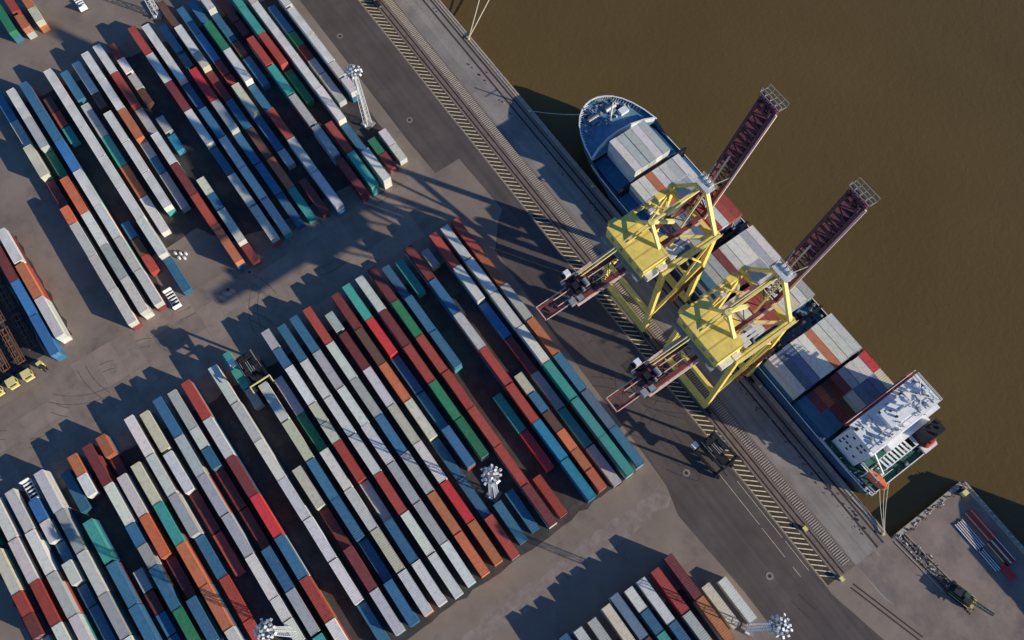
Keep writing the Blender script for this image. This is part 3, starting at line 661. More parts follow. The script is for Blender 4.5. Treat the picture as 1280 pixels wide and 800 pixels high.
b.obj('hull', M['hull'], ship)
def deck(name, u0, u1, z, mat, inset=.15, parent=ship):
    pts = [(u, hb-inset) for u, hb, _ in st if u0 <= u <= u1 and hb > .3]
    P = [(u-SX, -h) for u, h in pts] + [(u-SX, h) for u, h in reversed(pts)]
    b = MB(); b.prism(P, z-.15-SZ, z-SZ); return b.obj(name, mat, parent)
deck('forecastle_deck', -110.4, -93.9, 6.9, M['deck_blue'], .1)
deck('main_deck', -94.1, 5.1, 3.5, M['deck_blue'])
deck('stern_deck', 5, 25.5, 4.4, M['deck_green'])
b = MB()                                                       # bulwark rail
for s in (-1, 1):
    for (a, ha, _), (c, hc, _) in zip(st, st[1:]):
        if c <= -93.5: b.beam((a-SX, s*ha, 8.1-SZ), (c-SX, s*hc, 8.1-SZ), .34, .3)
        else: b.beam((a-SX, s*ha, 5.0-SZ), (c-SX, s*hc, 5.0-SZ), .2, .22)
b.beam((24.9-SX,-11.6,5.0-SZ),(24.9-SX,11.6,5.0-SZ),.2,.22)
b.objs('bulwark_rail', M['white'], ship)
b = MB()
for (a, ha, _), (c, hc, _) in zip(st[1:7], st[2:7]):
    for s in (-1, 1):
        for t in (0, .25, .5, .75):
            u = a+(c-a)*t; h = ha+(hc-ha)*t; b.beam((u-SX, s*(h-.1), 7.9-SZ), (u+.2-SX, s*(h-.95), 7.0-SZ), .12)
b.obj('bulwark_stay', M['white'], ship)
b = MB()                                                       # breakwater with white rim
pts = [(-94.3,-11.6),(-95.7,-8.4),(-96.8,-4),(-97.1,0),(-96.8,4),(-95.7,8.4),(-94.3,11.6)]
for p, q in zip(pts, pts[1:]): b.beam((p[0]-SX,p[1],7.6-SZ),(q[0]-SX,q[1],7.6-SZ),.25,2.0); b.beam((p[0]-SX,p[1],8.7-SZ),(q[0]-SX,q[1],8.7-SZ),.45,.2)
b.obj('breakwater', M['white'], ship)
b = MB()
for y in (-3.2, 3.2): b.box(-106.4-SX,-103.4-SX,y-1.1,y+1.1,6.9-SZ,7.9-SZ); b.tube((-105-SX,y-1.8,7.8-SZ),(-105-SX,y+1.8,7.8-SZ),.7,12)
for (x, y) in ((-107.6,-1.5),(-107.6,1.5),(-102.4,-6),(-102.4,6),(-101.8,0),(-103,5)): b.tube((x-SX,y,6.9-SZ),(x-SX,y,7.7-SZ),.3,8); b.tube((x+.9-SX,y,6.9-SZ),(x+.9-SX,y,7.7-SZ),.3,8)
b.objs('windlass', M['steel'], ship)
b = MB(); b.tube((-102.2-SX,1,6.9-SZ),(-102.2-SX,1,16-SZ),.35,8,0,.18); b.beam((-102.2-SX,-1.2,14-SZ),(-102.2-SX,3.2,14-SZ),.15); b.box(-103.2-SX,-101.2-SX,4.6,7.4,6.9-SZ,8.0-SZ); b.obj('foremast', M['white'], ship)
random.seed(31)
b = MB()
for k in range(90):
    u = random.uniform(-108.6,-101.5); h = 4.2+(u+109.2)*.7; y = random.uniform(-h, h); s = random.uniform(.1,.38)
    b.box(u-SX-s,u-SX+s,y-s*.7,y+s*.7,6.9-SZ,6.9-SZ+random.uniform(.15,.8), random.choice((0,1,2)))
struct(b.obj('deck_fitting', [M['dark'], M['white'], M['steel']], ship), 'stuff')
# hatch covers and bays
BAYS = [(-94.0,-81.6),(-80.3,-68.0),(-66.8,-54.5),(-50.4,-38.1),(-36.8,-24.5),(-18.0,-5.7),(-4.9,7.4-.2)]
for k, (a, c) in enumerate(BAYS):
    hb = 11.0 if k == 0 else 12.2
    b = MB(); b.box(a-.1-SX, c+.1-SX, -hb, hb, 3.5-SZ, 5.1-SZ)
    for y in (-hb/3, hb/3): b.box(a-SX, c-SX, y-.08, y+.08, 5.1-SZ, 5.16-SZ, 1)
    b.obj('hatch_cover', [M['hatch_blue'], M['dark']], ship)
def bridge_rack(u, h=3.6, hb=12.5, mat='dark'):
    h += 2.6; b = MB()
    for y in [(-hb+2.08*i) for i in range(13)]: b.beam((u-SX,y,3.5-SZ),(u-SX,y,h-SZ),.22)
    for z in (h-.1, (h+3.5)/2): b.beam((u-SX,-hb,z-SZ),(u-SX,hb,z-SZ),.8,.14)
    b.obj('lashing_bridge', M[mat], ship)
bridge_rack(-80.95, 6.4, 12.4); bridge_rack(-67.4, 4.4); bridge_rack(-52.6, 4.6); bridge_rack(-37.45, 4.2); bridge_rack(-21.4, 4.2); bridge_rack(-5.3, 4.2)
random.seed(5)
b = MB()
for (u0, u1) in ((-24.5,-18.4),(-54.6,-51.4)):
    for k in range(60):
        u = random.uniform(u0,u1); y = random.uniform(-12,12); s = random.uniform(.15,.5); b.box(u-s-SX,u+s-SX,y-s,y+s,3.5-SZ,3.5+random.uniform(.4,2.2)-SZ,random.choice((0,0,1,2,3)))
struct(b.obj('deck_fitting', [M['dark'], M['steel'], M['rust'], M['galv']], ship), 'stuff')
# deck cargo
def cargo(bay, row, col, z, L, half, label):
    a, c = BAYS[bay]; v = 96.2+1.25+2.5*row
    u = (a+c)/2 if half is None else (a+3.1 if half == 0 else c-3.1)
    return container(u, v, z, L, col, label, 'containers on the ship deck', rnd)
CARGO = ['..wggwg..', '.wwowwgw.', 'bngnrrwrr', 'bggmwwwgw', 'gwrrwwywg', 'wnnwwowww']
TIER = [3, 2, 2, 2, 2, 2]
BN = ['first bay behind the bow','second bay from the bow','third bay from the bow','fourth bay from the bow','fifth bay from the bow','sixth bay from the bow']
for k in range(6):
    for r, ch in enumerate(CARGO[k]):
        if ch == '.': continue
        t = 1 if (k == 2 and r < 2) else TIER[k]
        lab = f"{PAL[ch][1]} long container on the ship, {ORD2[r]} from quay side, {BN[k]}"
        cargo(k, r, ch, 5.18+2.6*(t-1), '4', None, lab)
        if t > 1:
            for q in range(t-1): plain_box((BAYS[k][0]+BAYS[k][1])/2, 97.45+2.5*r, 5.18+2.6*q, '4', rnd.choice('gwbnnr') if (r and k) else rnd.choice('gw'))
for half, cc in ((0, 'bmokmgwwR'), (1, 'bbmkgnnny')):
    for r, ch in enumerate(cc):
        lab = f"{PAL[ch][1]} short container, {ORD2[r]} from quay side, {'forward' if half==0 else 'aft'} half of last bay, ship"
        t = 1 if r < 4 else 2
        cargo(6, r, ch, 5.18+2.6*(t-1), '2', half, lab)
        if t > 1: plain_box(BAYS[6][0]+3.1 if half == 0 else BAYS[6][1]-3.1, 97.45+2.5*r, 5.18, '2', 'g')
for col, b in stuff_b.items():
    m = bpy.data.materials.get('stack_paint_'+PAL[col][1].replace(' ', '_').replace('-', '_')) or M['steel']
    o = b.obj('stacked_containers', m); tag(o, f"{PAL[col][1]} boxes under the top containers on the ship foredeck", 'containers'); struct(o, 'stuff')
# superstructure: tall white block, bridge roof about 23 m above the water
b = MB(); b.box(8.3-SX,16.6-SX,-10.2,11.9,4.4-SZ,17.2-SZ); b.box(8.3-SX,15.4-SX,-10.2,11.9,17.2-SZ,19.8-SZ); b.box(16.6-SX,18.6-SX,-3,10.5,4.4-SZ,13-SZ)
for z in (7.6,10.2,12.8,15.4,18): b.box(8.2-SX,8.3-SX,-10.2,11.9,z-SZ,z+.12-SZ); b.box(8.3-SX,16.6-SX,-10.32,-10.2,z-SZ,z+.12-SZ)
b.obj('accommodation', M['white'], ship)
wn = MB(); wn.box(-.4,.4,-.04,.04,-.45,.45); wme = wn.mesh('window', M['glass'])
for z in (8.9,11.5,14.1,16.6):
    for k in random.Random(int(z*10)).sample(range(6), 3): link('window', wme, ship, (9.4+1.25*k-SX, -10.23, z-SZ))
    for k in range(12): link('window', wme, ship, (8.27-SX, -9+1.8*k, z-SZ), pi/2)
b = MB(); b.box(7.4-SX,15.9-SX,-10.6,12.4,19.8-SZ,20.0-SZ); b.box(12.6-SX,17.4-SX,8.2,12.4,17.3-SZ,17.5-SZ)
b.obj('bridge_roof', M['white'], ship)
b = MB(); b.box(9.2-SX,13.8-SX,-3.2,4.2,20-SZ,22.0-SZ); b.box(9-SX,14-SX,-3.4,4.4,22.0-SZ,22.15-SZ); b.obj('wheelhouse_top', M['white'], ship)
b = MB(); b.box(7.1-SX,7.35-SX,-10.8,12.4,19.2-SZ,19.3-SZ); b.box(6.2-SX,7.1-SX,-10.8,12.4,18.2-SZ,18.35-SZ); b.obj('bridge_wing_walk', M['red'], ship)
b = MB(); handrail(b,(6.6-SX,-10.8,19.4-SZ),(6.6-SX,12.6,19.4-SZ),r=.1); handrail(b,(15.9-SX,-10.6,20-SZ),(15.9-SX,12.4,20-SZ),r=.08); handrail(b,(7.4-SX,12.4,20-SZ),(15.9-SX,12.4,20-SZ),r=.08)
handrail(b,(24.8-SX,-11.2,4.5-SZ),(24.8-SX,11.2,4.5-SZ),r=.08); handrail(b,(16.8-SX,-10.2,10-SZ),(22.6-SX,-10.2,10-SZ),r=.06); handrail(b,(22.7-SX,-10,7.4-SZ),(22.7-SX,-4,7.4-SZ),r=.06)
for s_ in (-1,1): handrail(b,(6-SX,s_*12.4,4.5-SZ),(17-SX,s_*12.3,4.5-SZ),r=.07); handrail(b,(17-SX,s_*12.3,4.5-SZ),(24.8-SX,s_*11.2,4.5-SZ),r=.07)
b.obj('handrail', M['white'], ship)
b = MB(); b.tube((11.6-SX,.6,22.1-SZ),(11.6-SX,.6,30-SZ),.4,8,0,.2); b.beam((11.6-SX,-2.2,26.5-SZ),(11.6-SX,3.4,26.5-SZ),.25); b.box(10.8-SX,12.4-SX,-.4,1.6,24.4-SZ,24.6-SZ); b.beam((12.6-SX,-1.4,25.2-SZ),(12.6-SX,2.6,25.2-SZ),.3,.2)
for (x,y) in ((14.6,6.5),(15,-6),(9.6,9.8),(12,10.6)): b.tube((x-SX,y,20-SZ),(x-SX,y,21.5-SZ),.5,12)
b.beam((9-SX,6.2,20.6-SZ),(15-SX,11.4,20.6-SZ),.22); b.beam((9.4-SX,11.4,20.6-SZ),(14.6-SX,6.4,20.6-SZ),.22)
b.obj('radar_mast', M['white'], ship)
b = MB(); random.seed(3)
for k in range(60):
    x=random.uniform(8,15.4); y=random.uniform(-10,12); w_=random.uniform(.1,.42); inn = 9<x<14 and -3.6<y<4.6; z0 = 22.16 if inn else 20.02
    b.box(x-w_-SX,x+w_-SX,y-w_*.7,y+w_*.7,z0-SZ,z0+random.uniform(.15,.9)-SZ,random.choice((0,0,1,2)))
for y in (-8,-5,6,8,10.5): b.box(8-SX,15.4-SX,y-.06,y+.06,20.02-SZ,20.2-SZ,1)
for k in range(50):
    u = random.uniform(17,24.6); y = random.uniform(-11,11); s_ = random.uniform(.12,.45); b.box(u-s_-SX,u+s_-SX,y-s_,y+s_,4.4-SZ,4.4+random.uniform(.4,2.4)-SZ,random.choice((0,1,2,2)))
for k in range(40):
    u = random.uniform(5,24); y = random.choice((-11.6,11.6))+random.uniform(-.5,.5); s_ = random.uniform(.1,.35); b.box(u-s_-SX,u+s_-SX,y-s_,y+s_,3.9-SZ,4.6+random.uniform(.2,1.4)-SZ,random.choice((0,1,2,3)))
struct(b.obj('deck_fitting', [M['white'], M['steel'], M['dark'], M['deck_green']], ship), 'stuff')
b = MB(); b.box(18.8-SX,22.4-SX,5.8,10.2,4.4-SZ,16.5-SZ)
for (x,y) in ((19.6,7),(20.8,8.6),(21.8,7),(19.8,9.4)): b.tube((x-SX,y,16.5-SZ),(x-SX,y,18.0-SZ),.4,10)
b.obj('funnel', M['dark'], ship)
b = MB()
for k in range(8): b.beam((18.9-SX,-5.6+1.2*k,9.4-SZ),(21.6-SX,-5.2+1.2*k,9.4-SZ),.5,.3)
b.box(18.7-SX,18.9-SX,-6,4.4,9.2-SZ,9.5-SZ); b.box(21.6-SX,21.8-SX,-6,4.4,9.2-SZ,9.5-SZ)
for y in (-5.9,4.3):
    for x in (18.8,21.7): b.beam((x-SX,y,4.4-SZ),(x-SX,y,9.2-SZ),.25)
b.box(17.4-SX,21.8-SX,4.6,5.5,9.3-SZ,9.5-SZ); b.beam((16.9-SX,-6.2,11-SZ),(22.4-SX,-6.8,8.2-SZ),.3); b.beam((16.9-SX,-10,9-SZ),(19.5-SX,-10,9-SZ),.25)
b.obj('aft_gantry', M['white'], ship)
b = MB(); b.box(17-SX,18.6-SX,-9.4,-3.2,4.4-SZ,9.6-SZ); b.obj('winch_house', M['deck_green'], ship)
def boat(name, x, y, z, L_, W_, ang, mat):
    b = MB(); pr = [(-.5,.12),(-.42,.36),(-.2,.5),(.2,.5),(.4,.38),(.5,.1)]; n = len(pr); rows = []
    for zz, k in ((0,.55),(.45*W_,1.0),(.8*W_,.82),(1.05*W_,.4)):
        i = len(b.v); rows.append(i)
        for t, h in pr: b.v.append((t*L_*(.9+.1*k), -h*W_*k, zz))
        for t, h in reversed(pr): b.v.append((t*L_*(.9+.1*k), h*W_*k, zz))
    for r0, r1 in zip(rows, rows[1:]):
        for k in range(2*n): j=(k+1)%(2*n); b.f.append((r0+k,r0+j,r1+j,r1+k)); b.m.append(0)
    b.f.append(tuple(rows[-1]+k for k in range(2*n))); b.m.append(0); b.f.append(tuple(rows[0]+2*n-1-k for k in range(2*n))); b.m.append(0)
    b.box(-.12*L_,.1*L_,-.22*W_,.22*W_,1.0*W_,1.3*W_)
    o = b.obj(name, mat, None, (x,y,z), ang); return o
tag(boat('lifeboat', 22.4, 98.6, 6.0, 6.4, 2.7, 0.12, M['orange']), 'orange lifeboat in its cradle on the quay side corner of the ship stern', 'lifeboat')
tag(boat('rescue_boat', 23.3, 116.6, 6.4, 3.8, 1.8, pi/2, M['red']), 'small red rescue boat on the river side corner of the ship stern', 'rescue boat')
b = MB(); b.beam((20-SX,-10.6,4.2-SZ),(25-SX,-10.6,5.7-SZ),.35); b.beam((20-SX,-7.2,4.2-SZ),(25-SX,-7.2,5.7-SZ),.35); b.beam((19.6-SX,-10.8,8.1-SZ),(19.6-SX,-6.8,8.1-SZ),.3); b.beam((19.6-SX,-10.8,4.2-SZ),(19.6-SX,-10.8,8.1-SZ),.25); b.beam((19.6-SX,-6.8,4.2-SZ),(19.6-SX,-6.8,8.1-SZ),.25); b.box(22.4-SX,25-SX,6.8,11,5.4-SZ,6.2-SZ); b.obj('boat_cradle', M['white'], ship)
# mooring lines
def rope(name, p, q, sag, lab, r=.09):
    b = MB(); n = 10; P = [tuple(p[k]+(q[k]-p[k])*i/n-(sag*4*(i/n)*(1-i/n) if k==2 else 0) for k in range(3)) for i in range(n+1)]
    for a, c in zip(P, P[1:]): b.tube(a, c, r, 6)
    tag(b.obj(name, M['rope']), lab, 'rope', 'mooring lines')
rope('mooring_line', (-155.1,93.4,.7), (-190,131,3), 1.2, 'left of the two pale mooring lines rising from the bollard at the top', .14)
rope('mooring_line', (-155.1,93.4,.7), (-183,138,3), 1.2, 'right of the two pale mooring lines rising from the bollard at the top', .14)
for i, (y, lab) in enumerate(((99.5,'quay side stern mooring line down to the corner bollard'),(101.2,'middle stern mooring line down to the corner bollard'),(102.8,'river side stern mooring line down to the corner bollard'))):
    rope('mooring_line', (34.4,93.6,.7), (24.9,y-1,5.2), .8, lab)
rope('mooring_line', (-122,93.4,.7), (-107.3,103.4,8), .8, 'bow mooring line from the quay bollard up to the ship')

# second ship lying on the far side of the jetty, mostly outside the frame
s2 = thing('moored_ship', 'dark ship lying beyond the jetty, outside the lower right edge, seen by its shadow', 'ship', (120, 133, -3))
hs2 = [(60,.1),(62,4),(66,7),(72,9),(84,10),(165,10),(172,9)]
b = MB(); P2 = [(u-120,-h) for u,h in hs2]+[(u-120,h) for u,h in reversed(hs2)]; b.prism(P2, -.2, 12.5); b.obj('hull', M['dark'], s2)
b = MB(); P3 = [(u-120+.2,-h*.96) for u,h in hs2[1:]]+[(u-120+.2,h*.96) for u,h in reversed(hs2[1:])]; b.prism(P3, 12.51, 12.6); b.obj('deck', M['deck_green'], s2)
for k in range(5): b = MB(); b.box(-44+17*k,-30+17*k,-7.5,7.5,12.6,14.4); b.box(-37.1+17*k,-36.9+17*k,-7.4,7.4,14.4,14.5); b.obj('hatch_cover', M['rust'], s2)
b = MB(); b.box(38,48,-9,9,12.6,24); b.box(36,40,-10,10,24,24.3); b.box(38.5,46,-6,6,24.3,27); b.obj('accommodation', M['white'], s2)

# ------------------------------------------------------------------ light masts
def mast(base, h, lab, lean=0):
    R = thing('light_mast', lab, 'light mast', (*base, 0), random.uniform(0,1), 'white lattice light masts')
    b = MB(); w0, w1 = .9, .55
    for (sx, sy) in ((-1,-1),(1,-1),(1,1),(-1,1)): b.beam((sx*w0,sy*w0,0),(sx*w1,sy*w1,h),.15)
    n = int(h/1.9)
    for i in range(n):
        t0, t1 = i/n, (i+1)/n; a = w0+(w1-w0)*t0; c = w0+(w1-w0)*t1
        cs = ((-1,-1),(1,-1),(1,1),(-1,1))
        for k in range(4):
            p, q = cs[k], cs[(k+1)%4]; b.beam((p[0]*a,p[1]*a,h*t0),(q[0]*c,q[1]*c,h*t1),.075); b.beam((p[0]*a,p[1]*a,h*t0),(q[0]*a,q[1]*a,h*t0),.07)
    b.beam((0,0,0),(0,0,h),.14)
    b.obj('lattice_tower', M['galv'], R)
    b = MB(); b.box(-1.7,1.7,-1.7,1.7,-.0,.35); b.obj('footing', M['stain'], R)
    b = MB(); b.prism([(1.95*cos(k*pi/6),1.95*sin(k*pi/6)) for k in range(12)], h-.15, h)
    for k in range(12):
        a, c = k*pi/6, (k+1)*pi/6
        for z in (h+.5,h+1.1): b.beam((1.95*cos(a),1.95*sin(a),z),(1.95*cos(c),1.95*sin(c),z),.09)
        b.beam((1.95*cos(a),1.95*sin(a),h),(1.95*cos(a),1.95*sin(a),h+1.1),.09)
    b.obj('head_platform', M['steel'], R)
    fl = MB(); fl.box(-.27,.27,-.23,.23,0,.4); fl.box(-.33,.33,-.28,.28,.4,.5, 1); me = fl.mesh('floodlight', [M['steel'], M['white']])
    for rr, nn, z in ((2.15,12,h+.2),(1.35,8,h+.75),(.6,4,h+1.25)):
        for k in range(nn):
            a = 2*pi*k/nn+rr+random.uniform(-.15,.15); r_ = rr*random.uniform(.85,1.12); o = link('floodlight', me, R, (r_*cos(a),r_*sin(a),z), a); o.rotation_euler = (random.uniform(-.5,.5),random.uniform(.1,.9),a)
    b = MB(); b.box(-.5,.5,-1.6,-1.1,.0,1.7); b.obj('switch_box', M['white'], R)
    return R
mast((-147.2,50.4), 26, 'tall white light mast at the right edge of the upper left block')
mast((-32.4,17.1), 28, 'white light mast rising in the gap inside the large middle block')
mast((31.6,49.9), 28, 'white light mast at the bottom edge beside the two white containers')
mast((-33.2,-42.8), 28, 'white light mast at the bottom edge left of the empty lane')
mast((-220.8,16.7), 27, 'white light mast at the top edge above the upper left block')

# ------------------------------------------------------------------ straddle carriers
def straddle(label, loc, rz, fm='yellow_light'):
    R = thing('straddle_carrier', label, 'straddle carrier', loc, rz, 'black straddle carriers')
    for s in (-1, 1):
        b = MB(); b.box(-5,5,s*2.45-.35,s*2.45+.35,1.1,1.9); b.obj('side_beam', M['dark'], R)
        for x in (-4.2,-1.5,1.5,4.2):
            b = MB(); b.tube((x,s*2.45-.3,.78),(x,s*2.45+.3,.78),.78,14); b.tube((x,s*2.45+s*.3,.78),(x,s*2.45+s*.34,.78),.4,10,1); b.obj('wheel', [M['rubber'], M['steel']], R)
        for x in (-4.4, 3.6):
            b = MB(); b.box(x-.3,x+.3,s*2.45-.25,s*2.45+.25,1.9,9.2); b.obj('leg', M['dark'], R)
        b = MB(); b.box(-5,4.2,s*2.45-.3,s*2.45+.3,8.8,9.5); b.obj('top_beam', M['dark'], R)
    for x in (3.9,):
        b = MB(); b.beam((x,-3.0,9.6),(x,3.0,9.6),.3,.3); b.beam((x,-2.9,9.6),(x+1.9,-2.9,9.3),.26); b.beam((x,2.9,9.6),(x+1.9,2.9,9.3),.26); b.obj('end_frame', M[fm], R)
    b = MB(); b.box(-4.8,.6,-2.3,2.3,9.5,9.7); b.box(-4.6,-2.9,-1.9,1.9,9.7,11.0); b.box(-2.5,-.2,-1.8,-.8,9.7,10.7); b.box(-2.5,-.2,.9,1.8,9.7,10.6)
    b.obj('engine_deck', M['dark'], R)
    b = MB()
    for y in (-.55,0,.55): b.beam((-2.7,y,10.0),(.4,y,9.9),.2)
    for y in (-1.9,2.2): b.beam((-4.6,y,10.9),(-1.2,y,10.7),.12)
    b.objs('exhaust_pipe', M['steel'], R)
    b = MB(); b.box(-4.3,-3.5,-1.6,-.4,11,11.4); b.box(-4.3,-3.6,.3,1.4,11,11.3); b.objs('air_intake', M['dark'], R)
    b = MB(); b.box(-3.0,3.0,-.95,.95,6.6,7.1)
    for x in (-2.8,2.8): b.box(x-.3,x+.3,-1.2,1.2,6.5,7.0)
    for x in (-2,2):
        for y in (-.8,.8): b.tube((x,y,7.1),(x,y,8.9),.05,6)
    b.obj('spreader', M['dark'], R)
    b = MB(); b.box(-5.9,-4.5,-4.3,-3.0,7.2,9.0); b.box(-6.0,-4.4,-4.4,-2.9,9.0,9.15); c = b.obj('cab', M['white'], R)
    b = MB(); b.box(-5.95,-5.9,-4.1,-3.2,7.7,8.8); b.box(-5.7,-4.7,-4.34,-4.3,7.7,8.8); b.obj('cab_window', M['glass'], c)
    b = MB(); b.beam((-4.5,-3.0,7.3),(-4.5,-2.4,8.9),.2); handrail(b,(-4.8,-2.4,9.7),(.6,-2.4,9.7),r=.04); handrail(b,(-4.8,2.4,9.7),(.6,2.4,9.7),r=.04); b.obj('ladder_rail', M['steel'], R)
    return R
straddle('black straddle carrier at the upper end of the middle block, above a white row', (-95.0,-16.8,0), 0)
straddle('black straddle carrier driving beside the hatched strip below the cranes', (-6.4,70.0,0), 0.06, 'dark')

# ------------------------------------------------------------------ terminal tractors and trailers by the left edge
def tractor(u, v, lab, empty=True):
    R = thing('terminal_tractor', lab, 'tractor', (u, v, 0), 0, 'parked terminal tractors')
    b = MB(); b.box(-2.6,2.3,-1.1,1.1,.6,1.0); b.obj('chassis', M['dark'], R)
    b = MB(); b.box(.2,2.2,-1.2,1.2,1.0,2.9); b.box(.1,2.3,-1.25,1.25,2.9,3.05); b.box(2.0,2.6,-1.2,1.2,.9,1.7); c = b.obj('cab', M['yellow_light'], R)
    b = MB(); b.box(2.2,2.24,-1.0,1.0,1.8,2.8); b.box(.6,1.8,-1.26,-1.2,1.8,2.7); b.box(.6,1.8,1.2,1.26,1.8,2.7); b.obj('window', M['glass'], c)
    for x in (-1.8,1.5):
        for s in (-1,1): b = MB(); b.tube((x,s*1.0-.2,.5),(x,s*1.0+.2,.5),.5,12); b.obj('wheel', M['rubber'], R)
    return R
def trailer(u, v, lab, L_=12.4):
    R = thing('container_trailer', lab, 'trailer', (u, v, 0), 0, 'empty container trailers')
    b = MB()
    for s in (-1,1): b.box(-L_,0,s*.55-.12,s*.55+.12,1.1,1.5)
    for k in range(7): x=-.3-(L_-.6)*k/6; b.box(x-.12,x+.12,-1.2,1.2,1.2,1.45)
    for s in (-1,1): b.box(-L_,0,s*1.18-.07,s*1.18+.07,1.25,1.5)
    b.obj('frame', M['rust'], R)
    for x in (-L_+1.2,-L_+2.5):
        for s in (-1,1): b = MB(); b.tube((x,s*.95-.22,.5),(x,s*.95+.22,.5),.5,12); b.obj('wheel', M['rubber'], R)
    return R
names = ['nearest the left edge of the photo','second from the left edge','third from the left edge, beside the blue container']
for i, v in enumerate((-76.9,-72.6,-68.3)):
    tractor(-134.4+i*.3, v, 'yellow terminal tractor '+names[i])
    trailer(-137.6+i*.3, v, 'empty rusty trailer behind the yellow tractor '+names[i])
    trailer(-151.6+i*.2, v+.4, 'second empty trailer in the line '+names[i])
    if i < 3: trailer(-166+i*.2, v+.2, 'third empty trailer in the line '+names[i])
for i, (u, lab) in enumerate(((-139,'empty trailer beside the blue container at the left edge'),(-153,'empty trailer further back beside the left edge stack'))):
    trailer(u, -63.9, lab)
b = MB(); b.box(-.9,1.0,-.75,.75,.35,1.0); b.box(-.7,.5,-.7,.7,1.0,2.0); b.box(-.8,.6,-.75,.75,2.0,2.1); b.box(1.0,1.2,-.6,.6,.2,2.4,1); b.box(1.2,2.2,-.5,-.3,.15,.22,1); b.box(1.2,2.2,.3,.5,.15,.22,1)
for x in (-.6,.7):
    for s in (-1,1): b.tube((x,s*.65-.12,.35),(x,s*.65+.12,.35),.35,10,1)
tag(b.obj('forklift', [M['yellow_light'], M['dark']], None, (-133.6,-64.3,0), .2), 'small yellow forklift at the right end of the tractor line', 'forklift')
# drums in the sunlit lane
d = MB(); d.tube((0,0,0),(0,0,.9),.36,12); d.tube((0,0,.28),(0,0,.33),.385,12,1); d.tube((0,0,.6),(0,0,.65),.385,12,1); d.tube((0,0,.9),(0,0,.93),.33,12,1); dm = d.mesh('drum', [M['white'], M['galv']])
for (du, dv, lab) in ((0,0,'pale drum, left one of the upper three beside the red row'),(.9,1.2,'pale drum, middle one of the upper three beside the red row'),(1.8,2.4,'pale drum, right one of the upper three beside the red row'),(1.9,.2,'pale drum, left one of the lower two in the lane'),(2.8,1.4,'pale drum, right one of the lower two in the lane')):
    o = tag(link('drum', dm, None, (-142.4+du,-18.2+dv,.02)), lab, 'drum', 'pale drums in the lane'); o.scale = (1.05,1.05,1.2)

# ------------------------------------------------------------------ jetty corner: long steel bars, machine, debris
def bars(name, u, v, n, L_, cols, lab, rz=0, sp=.30):
    R = thing(name, lab, 'bar stack', (u, v, 0), rz, 'stacks of long steel bars on the jetty')
    for s in (-L_*.35, L_*.35): b = MB(); b.box(s-.12,s+.12,-.2,n*sp,.0,.18); b.obj('bearer', M['rust'], R)
    for k in range(n):
        b = MB(); j = random.uniform(-.25,.25); b.beam((-L_/2+j,k*sp,.32),(L_/2+j,k*sp,.32),sp*.68,.24); b.obj('bar', cols[k%len(cols)], R)
W_, RD, YL, PU, DK = M['white'], M['bright_red'], M['yellow_light'], M['purple'], M['dark']
bars('bar_stack', 47.6, 110.2, 9, 8, [W_,PU], 'pale and purple long bars, left of the two upper stacks on jetty')
bars('bar_stack', 47.3, 114.2, 10, 8.5, [RD,YL,RD,RD,M['green'],RD], 'red and yellow long bars, right of the two upper stacks on jetty')
bars('bar_stack', 55.0, 110.4, 6, 6, [W_,DK], 'white and black bars, left of the two lower stacks on jetty')
bars('bar_stack', 55.2, 113.6, 10, 7, [YL,DK,RD,DK,W_], 'mixed yellow, black and red bars, right lower stack on jetty')
bars('bar_stack', 59.6, 111.8, 7, 4.4, [RD], 'short bright red bars at the lower end of the jetty stacks')
R = thing('crawler_crane', 'dark green crawler crane parked among debris at the jetty root', 'crawler crane', (56.6, 98.6, 0), .25)
for s in (-1,1):
    b = MB(); b.box(-2.6,2.6,s*1.5-.35,s*1.5+.35,.1,.95); b.tube((-2.6,s*1.5-.35,.52),(-2.6,s*1.5+.35,.52),.42,10); b.tube((2.6,s*1.5-.35,.52),(2.6,s*1.5+.35,.52),.42,10); b.obj('track', M['rubber'], R)
b = MB(); b.box(-2.8,1.6,-1.4,1.4,1.1,2.2); b.box(-2.4,-.4,-1.1,1.1,2.2,2.8,1); b.box(-3.4,-2.8,-1.5,1.5,1.2,2.4,1); b.box(0,.3,-1.2,1.3,2.2,2.5,1); b.tube((-1.6,.5,2.8),(-1.6,.5,3.6),.12,8,1); b.obj('upper_body', [M['green'], M['dark']], R)
b = MB()
for y in (-1.7,1.7): b.beam((-2.9,y,1.2),(2.9,y,1.2),.12)
for k in range(5): b.box(3.0,3.7,-1.2+.55*k,-.95+.55*k,.3,1.5)
b.obj('counterweight_bar', M['yellow_light'], R)
b = MB(); b.box(.4,2.2,-1.5,-.3,1.2,3.0); c = b.obj('cab', M['dark'], R); b = MB(); b.box(2.2,2.24,-1.4,-.4,1.9,2.9); b.obj('window', M['glass'], c)
b = MB()
for (y,z) in ((-.5,0),(.5,0),(-.5,.9),(.5,.9)): b.beam((1.6,y,1.8+z),(7.5,y*.6,3.8+z*.5),.13)
lattice(b,(1.6,-.5,1.8),(7.5,-.3,3.8),(1.6,.5,1.8),(7.5,.3,3.8),8,.09); lattice(b,(1.6,-.5,2.7),(7.5,-.3,4.25),(1.6,.5,2.7),(7.5,.3,4.25),8,.09)
b.obj('boom', M['green'], R)
R2 = thing('old_rail_track', 'short old rail track with timber blocks along the jetty root', 'rail track', (37.5, 96.2, 0), .09)
for y in (-.75, .75): b = MB(); b.box(0,24,y-.09,y+.09,.02,.2); b.box(0,24,y-.22,y+.22,.01,.05); b.obj('rail', M['rail'], R2)
for k in range(30): b = MB(); b.box(.2+.8*k,.42+.8*k,-1.15,1.15,.012,.06); b.obj('sleeper', M['stain'], R2)
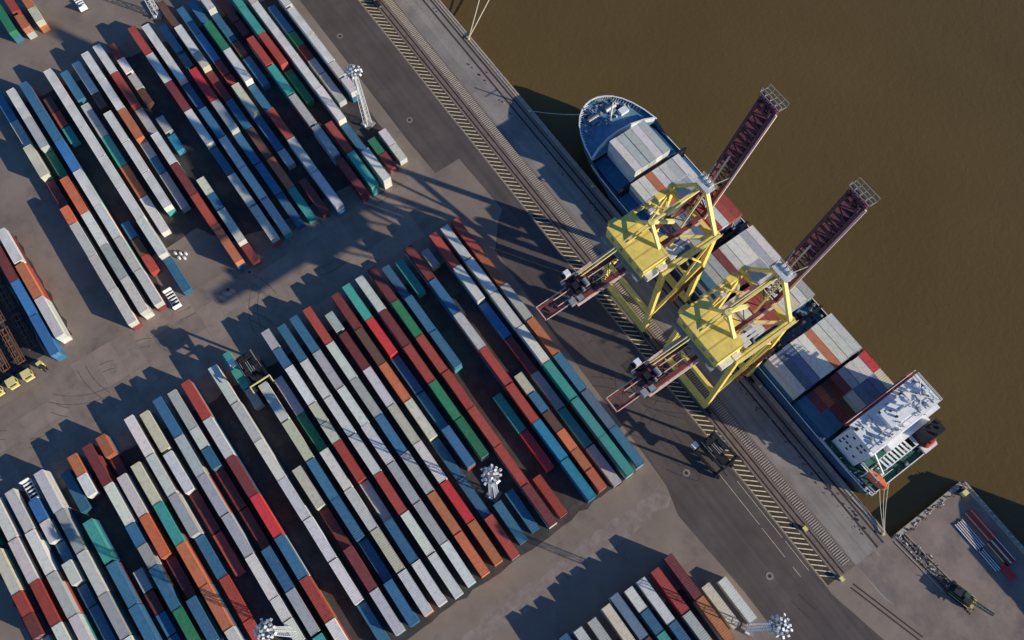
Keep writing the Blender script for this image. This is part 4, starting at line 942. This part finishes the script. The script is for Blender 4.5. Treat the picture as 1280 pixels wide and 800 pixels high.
for y in (-1.7, 1.9): b = MB(); b.box(0,16,y-.12,y+.12,.01,.22); b.obj('edge_beam', M['quay_edge'], R2)
random.seed(77)
b = MB()
for k in range(120):
    t = random.random()**.7; u = 37+t*22; v = 97+random.gauss(0,.8)+t*2.2; s = random.uniform(.05,.22)
    b.box(u-s,u+s*random.uniform(.5,2.5),v-s,v+s*.6,.0,random.uniform(.1,.5),random.choice((0,1,2,3)))
for k in range(70):
    t = random.random(); u = 36.9+random.uniform(0,1.2); v = 96+t*23; s = random.uniform(.04,.16)
    b.box(u-s,u+s,v-s*2,v+s*2,.16,.16+random.uniform(.1,.35),random.choice((0,1,2)))
o = b.obj('scrap_debris', [M['rust'], M['galv'], M['dark'], M['stain']]); tag(o, 'small scrap and debris lying beside the old rails and jetty kerb', 'debris'); struct(o, 'stuff')
b = MB()
for k in range(130):
    u = random.uniform(-20,34) if random.random() < .55 else random.uniform(-175,30); v = random.choice((88.6,89.6,90.8))+random.gauss(0,.35)
    s = random.uniform(.05,.16); b.box(u-s*2,u+s*2,v-s,v+s,.0,random.uniform(.05,.3),random.choice((0,1,2)))
o = b.obj('quay_litter', [M['dark'], M['stain'], M['rust']]); tag(o, 'scattered dunnage and litter lying along the quay edge strip', 'litter'); struct(o, 'stuff')
R = thing('jetty_railing', 'dotted railing along the outer edge of the jetty above dark water', 'railing', (37.5,120.0,.16))
for k in range(26):
    b = MB(); b.beam((.6+1.6*k,0,0),(.6+1.6*k,0,1.1),.16); b.obj('post', M['galv'], R)
b = MB(); b.beam((0,0,1.0),(42,0,1.0),.07); b.obj('rail', M['steel'], R)
b = MB(); b.box(.3,1.6,-.9,.6,0,1.6); b.box(-.5,.2,-.2,.9,0,1.0,1); tag(b.obj('bollard_box', [M['yellow_light'], M['purple']], None, (38.0,118.0,0)), 'yellow and purple box at the outer corner of the jetty', 'box')
b = MB(); b.box(-.5,.5,-.4,.4,0,1.1); b.box(-.6,.6,-.5,.5,1.1,1.25); b.beam((-.9,.2,0),(-.9,.2,1.4),.1); tag(b.obj('end_stop', M['yellow_light'], None, (36.3,76.8,0)), 'pale yellow rail end stop at the lower end of hatched strip', 'end stop')
tag(b.obj('end_stop', M['yellow_light'], None, (21.6,77.6,0)), 'pale box standing on the crane rails above the lower end', 'box')
